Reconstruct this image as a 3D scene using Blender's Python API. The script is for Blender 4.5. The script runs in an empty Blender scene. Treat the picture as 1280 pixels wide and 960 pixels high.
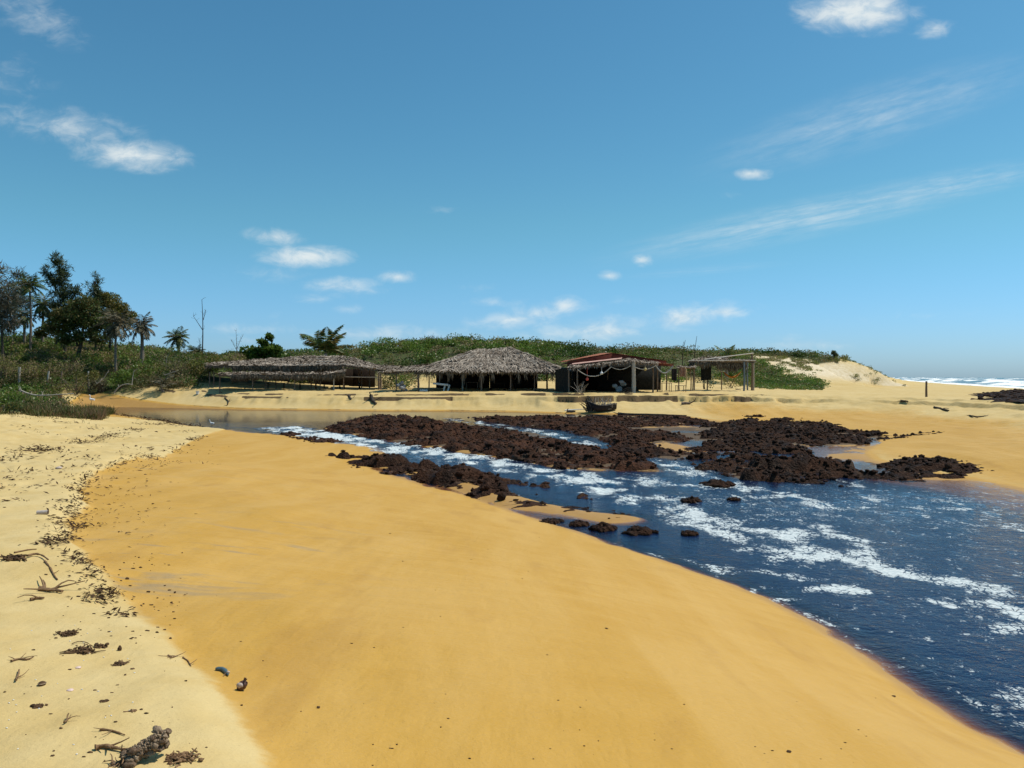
import bpy, math, random
import numpy as np
from mathutils import Vector

rng = np.random.default_rng(11)
random.seed(11)
SC = bpy.context.scene
COL = SC.collection
R = math.radians
pi = math.pi

# ------------------------------------------------------------------ camera geometry (photo is 1280 x 960)
F, CX, HY, H = 1005.0, 640.0, 471.0, 2.9

def lvl(y):
    """water level: the upper pool lies 0.3 m above the lower one, rapids between"""
    t = np.clip((np.asarray(y, float) - 17.0) / 23.0, 0, 1)
    return 0.3 * t * t * (3 - 2 * t)

DOFF = 0.0
def at(px, d, z):
    d = d + DOFF
    return np.array([(px - CX) / F * d, d, z])

def up(px, py, d):
    """point seen at (px,py) when it stands d metres away"""
    d = d + DOFF
    return np.array([(px - CX) / F * d, d, H - (py - HY) / F * d])

def onw(px, py, dz=0.0):
    """point on the water (plus dz)"""
    d = 20.0
    for _ in range(25):
        d = F * (H - float(lvl(d)) - dz) / (py - HY)
    return np.array([(px - CX) / F * d, d])

# ------------------------------------------------------------------ noise
def _h(ix, iy, seed):
    n = (ix.astype(np.int64) * 374761393 + iy.astype(np.int64) * 668265263 + seed * 1442695041) & 0x7fffffff
    n = ((n ^ (n >> 13)) * 1274126177) & 0x7fffffff
    n = n ^ (n >> 16)
    return (n & 0xffffff) / float(0xffffff)

def vn(x, y, seed=0):
    x = np.asarray(x, float); y = np.asarray(y, float)
    ix = np.floor(x); iy = np.floor(y)
    fx = x - ix; fy = y - iy
    fx = fx * fx * fx * (fx * (fx * 6 - 15) + 10); fy = fy * fy * fy * (fy * (fy * 6 - 15) + 10)
    a = _h(ix, iy, seed); b = _h(ix + 1, iy, seed); c = _h(ix, iy + 1, seed); e = _h(ix + 1, iy + 1, seed)
    return (a + (b - a) * fx) * (1 - fy) + (c + (e - c) * fx) * fy

def fbm(x, y, seed=0, o=4):
    s = 0; a = 0.5; t = 0
    for k in range(o):
        s = s + a * vn(x, y, seed + k * 17); t += a; a *= 0.5
        x, y = x * 2.03 + 13.7, y * 2.03 - 7.1
    return s / t          # 0..1

def ss(a, b, x):
    t = np.clip((np.asarray(x, float) - a) / (b - a), 0, 1)
    return t * t * (3 - 2 * t)

def polydist(x, y, pts, closed=False):
    """distance to a polyline, and position along it (segment index + fraction)"""
    x = np.asarray(x, float); y = np.asarray(y, float)
    pts = np.asarray(pts, float)
    n = len(pts)
    best = np.full(x.shape, 1e18); pos = np.zeros(x.shape)
    for i in range(n if closed else n - 1):
        ax, ay = pts[i]; bx, by = pts[(i + 1) % n]
        dx, dy = bx - ax, by - ay
        t = np.clip(((x - ax) * dx + (y - ay) * dy) / (dx * dx + dy * dy + 1e-12), 0, 1)
        q = (x - ax - t * dx) ** 2 + (y - ay - t * dy) ** 2
        m = q < best
        best = np.where(m, q, best); pos = np.where(m, i + t, pos)
    return np.sqrt(best), pos

def inside(x, y, pts):
    x = np.asarray(x, float); y = np.asarray(y, float)
    r = np.zeros(x.shape, bool); n = len(pts)
    for i in range(n):
        ax, ay = pts[i]; bx, by = pts[(i + 1) % n]
        if ay == by: continue
        c = ((ay > y) != (by > y)) & (x < (bx - ax) * (y - ay) / (by - ay) + ax)
        r ^= c
    return r

def sdist(x, y, pts):
    d, _ = polydist(x, y, pts, True)
    return np.where(inside(x, y, pts), d, -d)

# ------------------------------------------------------------------ mesh collector
class MB:
    def __init__(s): s.v = []; s.f = []; s.c = []; s.n = 0
    def add(s, V, Fc, tint=None):
        V = np.asarray(V, float).reshape(-1, 3); Fc = np.asarray(Fc, np.int64)
        if len(V) == 0: return
        s.v.append(V); s.f.append(Fc + s.n); s.n += len(V)
        if tint is None: tint = np.full(len(V), 0.5)
        s.c.append(np.broadcast_to(np.asarray(tint, float), (len(V),)))
    def verts(s): return np.concatenate(s.v)

ORIG = {}
def mesh_obj(name, mb, mat, parent=None, smooth=False, attrs=None, tint=True):
    V = mb.verts()
    o0 = ORIG.get(parent.name, np.zeros(3)) if parent else np.zeros(3)
    me = bpy.data.meshes.new(name)
    V = V - o0
    me.vertices.add(len(V)); me.vertices.foreach_set('co', V.astype(np.float32).ravel())
    starts = []; loops = []; k = 0
    for Fc in mb.f:
        w = Fc.shape[1]
        starts.append(np.arange(len(Fc)) * w + k); k += Fc.size
        loops.append(Fc.ravel())
    starts = np.concatenate(starts); loops = np.concatenate(loops)
    me.loops.add(len(loops)); me.loops.foreach_set('vertex_index', loops.astype(np.int32))
    me.polygons.add(len(starts)); me.polygons.foreach_set('loop_start', starts.astype(np.int32))
    if smooth: me.polygons.foreach_set('use_smooth', np.ones(len(starts), bool))
    me.update(calc_edges=True)
    if tint:
        a = me.attributes.new('tint', 'FLOAT', 'POINT'); a.data.foreach_set('value', np.concatenate(mb.c).astype(np.float32))
    for k2, val in (attrs or {}).items():
        a = me.attributes.new(k2, 'FLOAT', 'POINT'); a.data.foreach_set('value', np.asarray(val, np.float32))
    me.materials.append(mat)
    o = bpy.data.objects.new(name, me); COL.objects.link(o)
    if parent:
        o.parent = parent; ORIG[o.name] = o0
    return o

def tag(o, label=None, cat=None, group=None, kind=None):
    if label: o['label'] = label
    if cat: o['category'] = cat
    if group: o['group'] = group
    if kind: o['kind'] = kind
    return o

def thing(name, loc, label, cat, group=None):
    o = bpy.data.objects.new(name, None); COL.objects.link(o)
    o.empty_display_size = 0.2
    o.location = tuple(float(c) for c in loc)
    ORIG[o.name] = np.asarray(loc, float)
    return tag(o, label, cat, group)

def single(name, mb, mat, loc, label, cat, group=None, smooth=False):
    """a thing that is one mesh, its origin at loc"""
    V = mb.verts(); loc = np.asarray(loc, float)
    mb.v = [V - loc]
    o = mesh_obj(name, mb, mat, None, smooth)
    o.location = tuple(float(c) for c in loc)
    return tag(o, label, cat, group)

# ------------------------------------------------------------------ shapes
def nrm(v):
    v = np.asarray(v, float)
    return v / (np.linalg.norm(v, axis=-1, keepdims=True) + 1e-12)

def tube(mb, pts, rad, sides=7, tint=0.5, cap=True, wob=0.0):
    pts = np.asarray(pts, float); n = len(pts)
    rad = np.broadcast_to(np.asarray(rad, float), (n,))
    tan = nrm(np.gradient(pts, axis=0))
    ref = np.array([0, 0, 1.0]) if abs(tan[0][2]) < 0.9 else np.array([1.0, 0, 0])
    a = np.linspace(0, 2 * pi, sides, endpoint=False)
    V = []
    for i in range(n):
        u = nrm(np.cross(ref, tan[i])); w = np.cross(tan[i], u)
        rr = rad[i] * (1 + wob * rng.uniform(-1, 1, sides))
        V.append(pts[i] + np.outer(np.cos(a) * rr, u) + np.outer(np.sin(a) * rr, w))
    V = np.concatenate(V)
    q = []
    for i in range(n - 1):
        for k in range(sides):
            q.append((i * sides + k, i * sides + (k + 1) % sides, (i + 1) * sides + (k + 1) % sides, (i + 1) * sides + k))
    mb.add(V, q, tint)
    if cap:
        base = mb.n - len(V)
        for s0, rev in ((0, True), ((n - 1) * sides, False)):
            c = pts[0] if rev else pts[-1]
            idx = np.arange(sides)
            VV = np.vstack([V[s0:s0 + sides], c])
            T = [((k + 1) % sides, k, sides) if rev else (k, (k + 1) % sides, sides) for k in range(sides)]
            mb.add(VV, T, tint)

def bar(mb, p0, p1, r0, r1=None, sides=7, tint=0.5, n=5, bend=0.0, wob=0.08):
    p0 = np.asarray(p0, float); p1 = np.asarray(p1, float)
    t = np.linspace(0, 1, n)[:, None]
    P = p0 + (p1 - p0) * t
    if bend:
        P = P + np.sin(t * pi) * rng.normal(0, 1, 3) * bend
    tube(mb, P, np.linspace(r0, r1 if r1 is not None else r0, n), sides, tint, True, wob)

def box(mb, c, s, rz=0.0, tint=0.5, tilt=None):
    c = np.asarray(c, float); sx, sy, sz = np.asarray(s, float) / 2
    V = np.array([[x, y, z] for z in (-sz, sz) for y in (-sy, sy) for x in (-sx, sx)])
    if tilt is not None:
        ax, ang = tilt
        from mathutils import Matrix
        M = np.array(Matrix.Rotation(ang, 3, ax)); V = V @ M.T
    M = np.array([[math.cos(rz), -math.sin(rz), 0], [math.sin(rz), math.cos(rz), 0], [0, 0, 1]])
    V = V @ M.T + c
    mb.add(V, [(0, 2, 3, 1), (4, 5, 7, 6), (0, 1, 5, 4), (2, 6, 7, 3), (0, 4, 6, 2), (1, 3, 7, 5)], tint)

def ico(sub=1):
    import bmesh
    bm = bmesh.new(); bmesh.ops.create_icosphere(bm, subdivisions=sub, radius=1.0)
    bm.verts.ensure_lookup_table()
    V = np.array([v.co[:] for v in bm.verts]); T = np.array([[v.index for v in f.verts] for f in bm.faces]); bm.free()
    return V, T
ICO1, ICO2, ICO3 = ico(1), ico(2), ico(3)

def lump(mb, c, s, tmpl=ICO2, amp=0.25, fr=1.6, tint=0.5, seed=None):
    V, T = tmpl
    seed = rng.integers(0, 9999) if seed is None else seed
    n = fbm(V[:, 0] * fr + V[:, 2] * 1.3 + 50, V[:, 1] * fr - V[:, 2] * 1.1 + 50, int(seed), 3)
    W = V * (1 + amp * (n[:, None] - 0.5) * 2)
    mb.add(W * np.asarray(s, float) + np.asarray(c, float), T, tint)

def leaves(mb, P, D, L, W, tint, N=None):
    """diamond leaves: base at P, pointing along D"""
    P = np.asarray(P, float); n = len(P)
    D = nrm(D)
    if N is None:
        N = nrm(rng.normal(0, 1, (n, 3)) + np.array([0, 0, 1.3]))
    S = nrm(np.cross(D, N))
    L = np.broadcast_to(np.asarray(L, float), (n,))[:, None]; W = np.broadcast_to(np.asarray(W, float), (n,))[:, None]
    up_ = np.cross(S, D)
    M = P + D * L * 0.45 + up_ * L * 0.06
    V = np.stack([P, M + S * W * 0.5, P + D * L, M - S * W * 0.5], 1).reshape(-1, 3)
    Fc = np.arange(n * 4).reshape(n, 4)
    mb.add(V, Fc, np.repeat(np.broadcast_to(np.asarray(tint, float), (n,)), 4))

def clump(mb, c, r, n, L, W, tint=0.5, tv=0.25, droop=0.0, shell=0.55):
    """leaf clump filling an ellipsoid, denser near its surface"""
    r = np.broadcast_to(np.asarray(r, float), (3,))
    d = nrm(rng.normal(0, 1, (n, 3)))
    rad = shell + (1 - shell) * rng.random(n) ** 0.6
    rad *= 0.85 + 0.3 * fbm(d[:, 0] * 2 + 9, d[:, 1] * 2 + d[:, 2] * 2 + 9, int(rng.integers(0, 999)), 2)
    P = np.asarray(c, float) + d * rad[:, None] * r
    D = nrm(d + rng.normal(0, 0.8, (n, 3)) + np.array([0, 0, 0.2 - droop]))
    tt = np.clip(tint + rng.normal(0, tv * 0.5, n), 0, 1)
    leaves(mb, P, D, L * rng.uniform(0.6, 1.3, n), W * rng.uniform(0.6, 1.3, n), tt)

# ------------------------------------------------------------------ node helper
class NT:
    def __init__(s, tree): s.t = tree; s.n = tree.nodes; s.l = tree.links
    def new(s, typ, **kw):
        nd = s.n.new(typ)
        for k, v in kw.items():
            if k in nd.bl_rna.properties and k != 'inputs': setattr(nd, k, v)
        return nd
    def set(s, sock, v):
        if isinstance(v, bpy.types.NodeSocket): s.l.new(v, sock)
        elif isinstance(v, (tuple, list)) and len(v) == 3 and sock.type == 'RGBA': sock.default_value = (*v, 1)
        elif v is not None: sock.default_value = v
    def math(s, op, a, b=None, c=None, clamp=False):
        nd = s.new('ShaderNodeMath', operation=op); nd.use_clamp = clamp
        for i, v in enumerate((a, b, c)):
            if v is not None: s.set(nd.inputs[i], v)
        return nd.outputs[0]
    def mix(s, f, a, b, blend='MIX'):
        nd = s.new('ShaderNodeMix', data_type='RGBA', blend_type=blend)
        s.set(nd.inputs['Factor'], f) if False else s.set(nd.inputs[0], f)
        s.set(nd.inputs[6], a); s.set(nd.inputs[7], b)
        return nd.outputs[2]
    def noise(s, vec, scale, detail=3, rough=0.5, dist=0.0):
        nd = s.new('ShaderNodeTexNoise')
        if vec is not None: s.l.new(vec, nd.inputs['Vector'])
        nd.inputs['Scale'].default_value = scale; nd.inputs['Detail'].default_value = detail
        nd.inputs['Roughness'].default_value = rough; nd.inputs['Distortion'].default_value = dist
        return nd.outputs[0]
    def ramp(s, f, lo, hi, a=0.0, b=1.0):
        nd = s.new('ShaderNodeMapRange', interpolation_type='SMOOTHSTEP')
        s.set(nd.inputs[0], f); nd.inputs[1].default_value = lo; nd.inputs[2].default_value = hi
        nd.inputs[3].default_value = a; nd.inputs[4].default_value = b
        return nd.outputs[0]
    def attr(s, name):
        nd = s.new('ShaderNodeAttribute'); nd.attribute_name = name
        return nd.outputs['Fac']
    def mapping(s, vec, scale=(1, 1, 1), rot=(0, 0, 0), loc=(0, 0, 0)):
        nd = s.new('ShaderNodeMapping')
        s.l.new(vec, nd.inputs[0]); nd.inputs['Scale'].default_value = scale
        nd.inputs['Rotation'].default_value = rot; nd.inputs['Location'].default_value = loc
        return nd.outputs[0]
    def coord(s, k='Object'): return s.new('ShaderNodeTexCoord').outputs[k]
    def bump(s, h, strength=0.5, dist=0.02, normal=None):
        nd = s.new('ShaderNodeBump'); s.set(nd.inputs['Height'], h)
        nd.inputs['Strength'].default_value = strength; nd.inputs['Distance'].default_value = dist
        if normal is not None: s.l.new(normal, nd.inputs['Normal'])
        return nd.outputs[0]

def mat(name):
    m = bpy.data.materials.new(name); m.use_nodes = True
    m.node_tree.nodes.clear()
    t = NT(m.node_tree)
    out = t.new('ShaderNodeOutputMaterial')
    return m, t, out

def principled(t, out, col, rough=0.8, spec=0.3, normal=None):
    p = t.new('ShaderNodeBsdfPrincipled')
    t.set(p.inputs['Base Color'], col); t.set(p.inputs['Roughness'], rough)
    p.inputs['Specular IOR Level'].default_value = spec
    if normal is not None: t.l.new(normal, p.inputs['Normal'])
    t.l.new(p.outputs[0], out.inputs[0])
    return p

def simple(name, a, b, rough=0.8, spec=0.25, scale=8.0, bump=0.4, bd=0.02, stretch=(1, 1, 1), island=0.0):
    """two-tone noisy material; the tint attribute shifts it"""
    m, t, out = mat(name)
    v = t.mapping(t.coord(), stretch)
    n = t.noise(v, scale, 4, 0.6)
    f = t.ramp(n, 0.3, 0.7)
    f = t.math('ADD', t.math('MULTIPLY', f, 0.6), t.math('SUBTRACT', t.attr('tint'), 0.3), clamp=True)
    if island:
        g = t.new('ShaderNodeNewGeometry').outputs['Random Per Island']
        f = t.math('ADD', f, t.math('MULTIPLY', t.math('SUBTRACT', g, 0.5), island), clamp=True)
    c = t.mix(f, a, b)
    principled(t, out, c, rough, spec, t.bump(t.noise(v, scale * 3, 4, 0.6), bump, bd) if bump else None)
    return m

def leafmat(name, a, b, dry=None, trans=0.42, scale=0.6, rough=0.55, dryamt=0.3):
    m, t, out = mat(name)
    g = t.new('ShaderNodeNewGeometry').outputs['Random Per Island']
    n = t.ramp(t.noise(t.coord(), scale, 2), 0.35, 0.65)
    f = t.math('ADD', t.math('MULTIPLY', g, 0.35), t.math('MULTIPLY', n, 0.3))
    f = t.math('ADD', f, t.math('SUBTRACT', t.attr('tint'), 0.3), clamp=True)
    c = t.mix(f, a, b)
    if dry is not None:
        h = t.noise(t.coord(), scale * 0.8, 2)
        k = t.ramp(t.math('ADD', h, t.math('MULTIPLY', t.math('SUBTRACT', g, 0.5), 0.5)), 0.62 - dryamt * 0.4, 0.75 - dryamt * 0.4)
        c = t.mix(k, c, dry)
    p = t.new('ShaderNodeBsdfPrincipled'); t.set(p.inputs['Base Color'], c)
    p.inputs['Roughness'].default_value = rough; p.inputs['Specular IOR Level'].default_value = 0.25
    tr = t.new('ShaderNodeBsdfTranslucent'); t.set(tr.inputs[0], c)
    mx = t.new('ShaderNodeMixShader'); mx.inputs[0].default_value = trans
    t.l.new(p.outputs[0], mx.inputs[1]); t.l.new(tr.outputs[0], mx.inputs[2]); t.l.new(mx.outputs[0], out.inputs[0])
    return m
# ================================================================== LAND, WATER, SEA
def ww(L, dz=0.0): return [tuple(onw(a, b, dz)) for a, b in L]

# waterline of the near sand bank (photo pixels -> points on the water), then closed behind the camera
NEARW = ww([(1280, 942), (1215, 908), (1150, 868), (1100, 832), (1050, 800), (1000, 770), (950, 745), (900, 725), (850, 708), (760, 678), (680, 652), (620, 632),
            (570, 615), (530, 606), (478, 590), (455, 580), (452, 574), (478, 568), (472, 561), (450, 556), (400, 549), (345, 543), (300, 539), (240, 533), (180, 523), (130, 516), (95, 510)])
NEAR = [(9, -40), (8, -6), (6.2, 1.5), (4.9, 4.2)] + NEARW + [(-44, 72), (-90, 75), (-200, 75), (-200, -40)]
FARW = ww([(95, 510), (112, 506.5), (200, 509), (300, 512), (400, 513), (480, 514), (560, 514), (640, 515), (700, 517), (780, 518), (850, 521), (900, 527), (960, 527),
           (1020, 531), (1080, 541), (1098, 553), (1075, 566), (1085, 575), (1150, 592), (1215, 601), (1280, 612), (1400, 637)])
FAR = [(-36.5, 66.5)] + FARW[1:] + [(16, 11), (28, 2), (60, -40), (2500, -40), (2500, 2500), (-700, 2500), (-700, 90), (-60, 78), (-44, 72)]
SEA = [(84, -60), (87, 0), (95, 80), (112, 150), (141, 221), (185, 332), (396, 829), (760, 1650), (1400, 3000)]
SEAZ = -0.4
# reef: the bed is raised to water level here, channels stay deep
REEF = ww([(395, 536), (440, 528), (520, 524), (640, 522), (760, 523), (860, 524), (940, 529), (1040, 533), (1120, 545), (1110, 556), (1050, 560), (1100, 576), (1200, 590), (1150, 600), (1090, 606),
           (1000, 606), (900, 600), (830, 592), (740, 590), (690, 586), (640, 578), (560, 565), (500, 556), (440, 545)])
CH2 = ww([(545, 519), (590, 527), (640, 534), (700, 541), (735, 553), (742, 562)])
CH3 = ww([(790, 572), (838, 580), (872, 590), (890, 600)])
CH4 = ww([(850, 580), (960, 566), (1030, 563), (1085, 562), (1150, 547)])
CH5 = ww([(1085, 580), (1050, 590), (1080, 605), (1110, 625)])
SPIT = ww([(480, 580), (560, 600), (620, 622), (660, 633), (710, 640), (770, 648)])
RIDGE_PX = [(-420, 400, 100, 15), (-250, 410, 98, 15), (0, 428, 92, 14), (100, 437, 88, 13), (170, 447, 88, 13), (215, 450, 89, 13), (250, 451, 90, 13), (300, 450, 95, 13), (360, 449, 102, 15), (430, 443, 108, 16), (480, 437, 110, 18),
            (530, 431, 106, 16), (580, 429, 104, 16), (630, 432, 106, 16), (700, 437, 116, 18), (800, 441, 122, 20), (900, 443, 128, 20), (1000, 446, 134, 17), (1050, 448, 130, 10), (1078, 456, 128, 5.5), (1096, 464, 127, 3.5), (1107, 471, 126, 2.5), (1116, 478, 125, 2)]
RIDGE = [tuple(up(a, b, d)[:2]) for a, b, d, w in RIDGE_PX]
RIDGEZ = np.array([up(a, b, d)[2] for a, b, d, w in RIDGE_PX]); RIDGEW = np.array([w for *_, w in RIDGE_PX], float)

def nearw(y): return 3.3 + 0.34 * np.clip(y - 5, 0, 34)

def terrain(x, y, full=False):
    x = np.asarray(x, float); y = np.asarray(y, float)
    L = lvl(y)
    # near bank
    sn = sdist(x, y, NEAR)
    w = nearw(y)
    amp_ = 1.32 * (1 - 0.58 * ss(17, 33, y) * ss(-24.5, -17.0, x))
    hn = amp_ * np.tanh(np.maximum(sn, 0) / w) - np.where(sn < 0, np.minimum(-sn * (0.30 - 0.17 * ss(14, 24, y)), 0.9), 0)
    hn = hn + (fbm(x * 0.22, y * 0.22, 3) - 0.5) * 0.3 * ss(1, 6, sn)
    hn = hn + (fbm(x * 0.9, y * 0.9, 4) - 0.5) * 0.10 * ss(3.5, 6, sn)
    # mound at the far left end of the near bank
    hn = hn + (fbm(x * 1.7, y * 1.7, 35, 3) - 0.5) * 0.06 * np.exp(-(sn / 0.55) ** 2) + (fbm(x * 0.5, y * 0.5, 36, 2) - 0.5) * 0.03 * np.exp(-(sn / 0.9) ** 2)
    # far bank
    sf = sdist(x, y, FAR)
    sl = np.interp(x, [-40, -5, 3, 8, 13, 20, 34, 60], [2.5, 2.5, 2.7, 3.6, 5.6, 8.5, 11.5, 14])
    zb = np.interp(x, [-40, -5, 3, 8, 13, 20, 34], [0.78, 0.78, 0.76, 0.80, 0.80, 0.90, 0.95])
    lh = np.interp(x, [-40, -28, -14, -3, 3, 8, 15, 21, 30, 36], [0.10, 0.12, 0.20, 0.26, 0.34, 0.42, 0.36, 0.24, 0.18, 0.06])
    wob = (fbm(x * 0.30, x * 0 + 3.3, 21, 4) - 0.5) * 1.0 + (fbm(x * 1.3, y * 0.2, 22, 3) - 0.5) * 0.7
    s2 = sf + wob * ss(0.8, 2.0, sf)
    q_ = np.clip(s2 / sl, 0, 1)
    gap1 = ss(0.35, 0.5, fbm(x * 0.28, x * 0 + 8.1, 23, 3)); gap2 = ss(0.40, 0.55, fbm(x * 0.4, x * 0 + 1.1, 24, 3))
    st1 = gap1 * ss(sl - 0.06, sl + 0.06, s2) + (1 - gap1) * ss(sl - 1.4, sl + 0.5, s2)
    s3 = s2 + 0.5 * (fbm(x * 0.9, y * 0.3, 25) - 0.5)
    st2 = gap2 * ss(sl + 0.85, sl + 0.98, s3) + (1 - gap2) * ss(sl + 0.2, sl + 1.6, s3)
    hf = zb * (0.25 * q_ + 0.75 * q_ ** 1.35) + lh * st1 + 0.06 * ss(sl, sl + 0.9, s2) + lh * 0.55 * st2 + (1.30 - zb - lh * 1.55) * ss(sl, sl + 3.0, s2) + 0.016 * np.maximum(s2 - sl - 2, 0)
    hf = hf + (fbm(x * 0.35, y * 0.35, 6) - 0.5) * 0.22 * ss(4, 8, sf) + (fbm(x * 1.6, y * 1.6, 61, 2) - 0.5) * 0.07 * ss(2, 5, sf)
    shal = ss(4, 9, x)
    hf = hf - np.where(sf < 0, (0.015 * np.minimum(-sf, 2.2) + 0.16 * np.maximum(-sf - 2.2, 0)) * shal + np.minimum(-sf * 0.30, 0.9) * (1 - shal), 0)
    hf = np.maximum(hf, -0.95)
    z = np.maximum(L + np.maximum(hn, -0.95), L + hf)
    # reef bed
    rf = sdist(x, y, REEF)
    bed = L + 0.015 + (fbm(x * 0.5, y * 0.5, 9) - 0.5) * 0.20
    for ch, wd, dp in ((CH2, 0.75, 0.28), (CH3, 0.55, 0.25), (CH4, 0.9, 0.11), (CH5, 0.8, 0.12)):
        dd, _ = polydist(x, y, ch)
        bed = bed - dp * np.exp(-(dd / wd) ** 2)
    wet = (sn < 0) & (sf < 0)
    z = np.where(wet, np.maximum(z, z + (bed - z) * ss(-0.6, 0.5, rf)), z)
    dd, _ = polydist(x, y, SPIT)
    z = np.where(sn < 0.3, np.maximum(z, L + 0.10 * np.exp(-(dd / 0.55) ** 2) - 0.05 + 0.08 * (fbm(x * 0.7, y * 0.7, 31) - 0.5) - 0.5 * ss(0.5, 1.6, dd)), z)
    # beach falls to the open sea
    dsea, _ = polydist(x, y, SEA)
    sgn = np.where(inside(x, y, [(-800, -60)] + SEA + [(-800, 3000)]), 1.0, -1.0)
    zs = SEAZ + 2.15 * np.tanh(dsea * sgn / 42.0)
    z = np.minimum(z, np.where(y > 0, zs, zs + 3 * ss(0, -10, y)))
    # hills
    dr, pos = polydist(x, y, RIDGE)
    idx = np.arange(len(RIDGEZ))
    rz = np.interp(pos, idx, RIDGEZ); rw = np.interp(pos, idx, RIDGEW)
    i = np.clip(np.floor(pos).astype(int), 0, len(RIDGE) - 2)
    RA = np.array(RIDGE)
    ax, ay = RA[i, 0], RA[i, 1]; bx, by = RA[i + 1, 0], RA[i + 1, 1]
    behind = ((bx - ax) * (y - ay) - (by - ay) * (x - ax)) > 0
    wv = np.where(behind, rw * (1 + 3 * ss(len(RIDGE) - 3.5, len(RIDGE) - 7, pos)), rw)
    hill = np.exp(-(dr / wv) ** 2) * (1 + 0.22 * (fbm(x * 0.09, y * 0.09, 12) - 0.5) * ss(2, 10, dr))
    zz = z + np.maximum(rz - z, 0) * np.clip(hill, 0, 1)
    hm = np.where(zz - z > 0.02, np.clip(hill, 0, 1), 0)
    if full: return zz, sn, sf, L, hm, rf
    return zz

def hits(pxs, d0=1.6, d1=400, fn=None, dz=0.0):
    """where the photo's sight lines meet the ground"""
    d = np.concatenate([np.arange(d0, 12, 0.02), np.arange(12, 90, 0.05), np.arange(90, d1, 0.6)])
    out = []
    for px, py in pxs:
        X = (px - CX) / F * d; Zr = H - (py - HY) / F * d
        T = (fn or terrain)(X, d) + dz; k = np.argmax(T >= Zr)
        if T[k] < Zr[k]: k = len(d) - 1
        out.append((X[k], d[k], T[k]))
    return np.array(out)

def hit(px, py): return hits([(px, py)])[0]
def gz(x, y): return float(terrain(np.array([x]), np.array([y]))[0])

# line between the dry sand (left) and the wet slope
CREST_PX = [(345, 990), (320, 958), (270, 880), (215, 812), (165, 775), (150, 762), (120, 735), (100, 700), (78, 672), (82, 650), (95, 632), (92, 612), (112, 590), (160, 572), (240, 548), (300, 537)]
CREST = [tuple(p[:2]) for p in hits(CREST_PX, dz=0.05)]
CRESTPOLY = [(1.2, 0.5), (0.2, 2.4)] + CREST + [(-16, 45), (-60, 60), (-60, -5), (1.2, -5)]
WRACK_PX = [(0, 578), (60, 560), (110, 550), (150, 540), (190, 532), (250, 526)]
WRACK = [tuple(p[:2]) for p in hits(WRACK_PX, dz=0.08)]

def terrain2(x, y):
    """terrain with the small wash-out step between dry and wet sand, plus wind ripples and trampled sand"""
    z, sn, sf, L, hm, rf = terrain(x, y, True)
    dry = sdist(x, y, CRESTPOLY) + (fbm(x * 1.3, y * 1.3, 41) - 0.5) * 0.25 * ss(2, 8, y)
    near = (sn > 0.2) & (y < 60)
    hstep = (0.06 + 0.06 * ss(4, 9, y) * (1 - ss(15, 30, y)))
    step = ss(-0.22, 0.16, dry)
    z = np.where(near, z + hstep * (step - 0.3 * ss(0.2, 2.2, dry)), z)
    # trampled dry sand: shallow dimples
    dm = vn(x * 4.2, y * 4.2, 70) * 0.6 + vn(x * 9, y * 9, 71) * 0.4
    z = np.where(near, z + (dm - 0.5) * 0.05 * ss(0.2, 1.2, dry), z)
    fp = np.maximum(0, vn(x * 2.6, y * 2.6, 72) - 0.72) * 0.35
    z = np.where(near, z - fp * ss(0.3, 1.0, dry) * ss(6, 8, y), z)
    dm2 = vn(x * 1.3, y * 1.3, 73) * 0.6 + vn(x * 2.9, y * 2.9, 74) * 0.4
    z = np.where(sf > 4, z + (dm2 - 0.5) * 0.10 * ss(4, 6, sf) * (1 - ss(100, 200, y)), z)
    return z, sn, sf, L, hm, rf, dry

# ------------------------------------------------------------------ terrain mesh (a fan of rings round the beach)
def fan(rs, az):
    Rr, A = np.meshgrid(rs, az, indexing='ij')
    x = Rr * np.sin(A); y = Rr * np.cos(A)
    n, m = Rr.shape
    i = np.arange(n * m).reshape(n, m)
    q = np.stack([i[:-1, :-1], i[1:, :-1], i[1:, 1:], i[:-1, 1:]], -1).reshape(-1, 4)
    return x.ravel(), y.ravel(), q[:, ::-1]

rs = [0.8]
while rs[-1] < 1800:
    r = rs[-1]
    rs.append(r + (min(max(0.009 * r, 0.02), 0.24) if r < 40 else 0.13 if r < 72 else 0.5 if r < 150 else 0.03 * r))
az = np.concatenate([np.arange(-100, -46, 2.0), np.arange(-46, 46, 0.13), np.arange(46, 101, 2.0)])
tx, ty, tq = fan(np.array(rs), np.radians(az))
tz, t_sn, t_sf, t_L, t_hm, t_rf, t_dry = terrain2(tx, ty)
mbT = MB(); mbT.add(np.stack([tx, ty, tz], 1), tq)

veg = np.clip(t_hm * 2.2, 0, 1)
# the dune at the sea end keeps open sand on its front, the left hillside is overgrown down to the bank
leftveg = ss(0, -3, tx + 0.385 * ty + (fbm(tx * 0.3, ty * 0.3, 44) - 0.5) * 5) * ss(2.7, 3.6, t_sf) * (ty < 200)
leftveg = np.maximum(leftveg, ss(-0.545, -0.575, tx / np.maximum(ty, 1)) * ss(43, 45, ty) * (ty < 90))
veg = np.maximum(veg, leftveg)
duneface = ss(33, 40, tx - 0.0 * ty) * (1 - ss(-4, 3, (ty - 126) + 8 * (fbm(tx * 0.12, ty * 0.12, 45) - 0.5)))
veg = veg * (1 - duneface) * (1 - ss(50, 55, tx))
wetness = np.where((t_sn > 0) & (ty < 60), 1 - ss(-0.25, 0.12, t_dry), 0.0)
wetness = np.maximum(wetness, 1 - ss(0.02, 0.5, np.maximum(t_sn, t_sf)) * 1.0)
wetness = np.maximum(wetness, 1.0 * (1 - ss(1, 11, t_sf + 2.0 * (fbm(tx * .3, ty * .3, 62, 3) - .5))) * ss(8, 17, tx) * (t_sf > 0))
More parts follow.
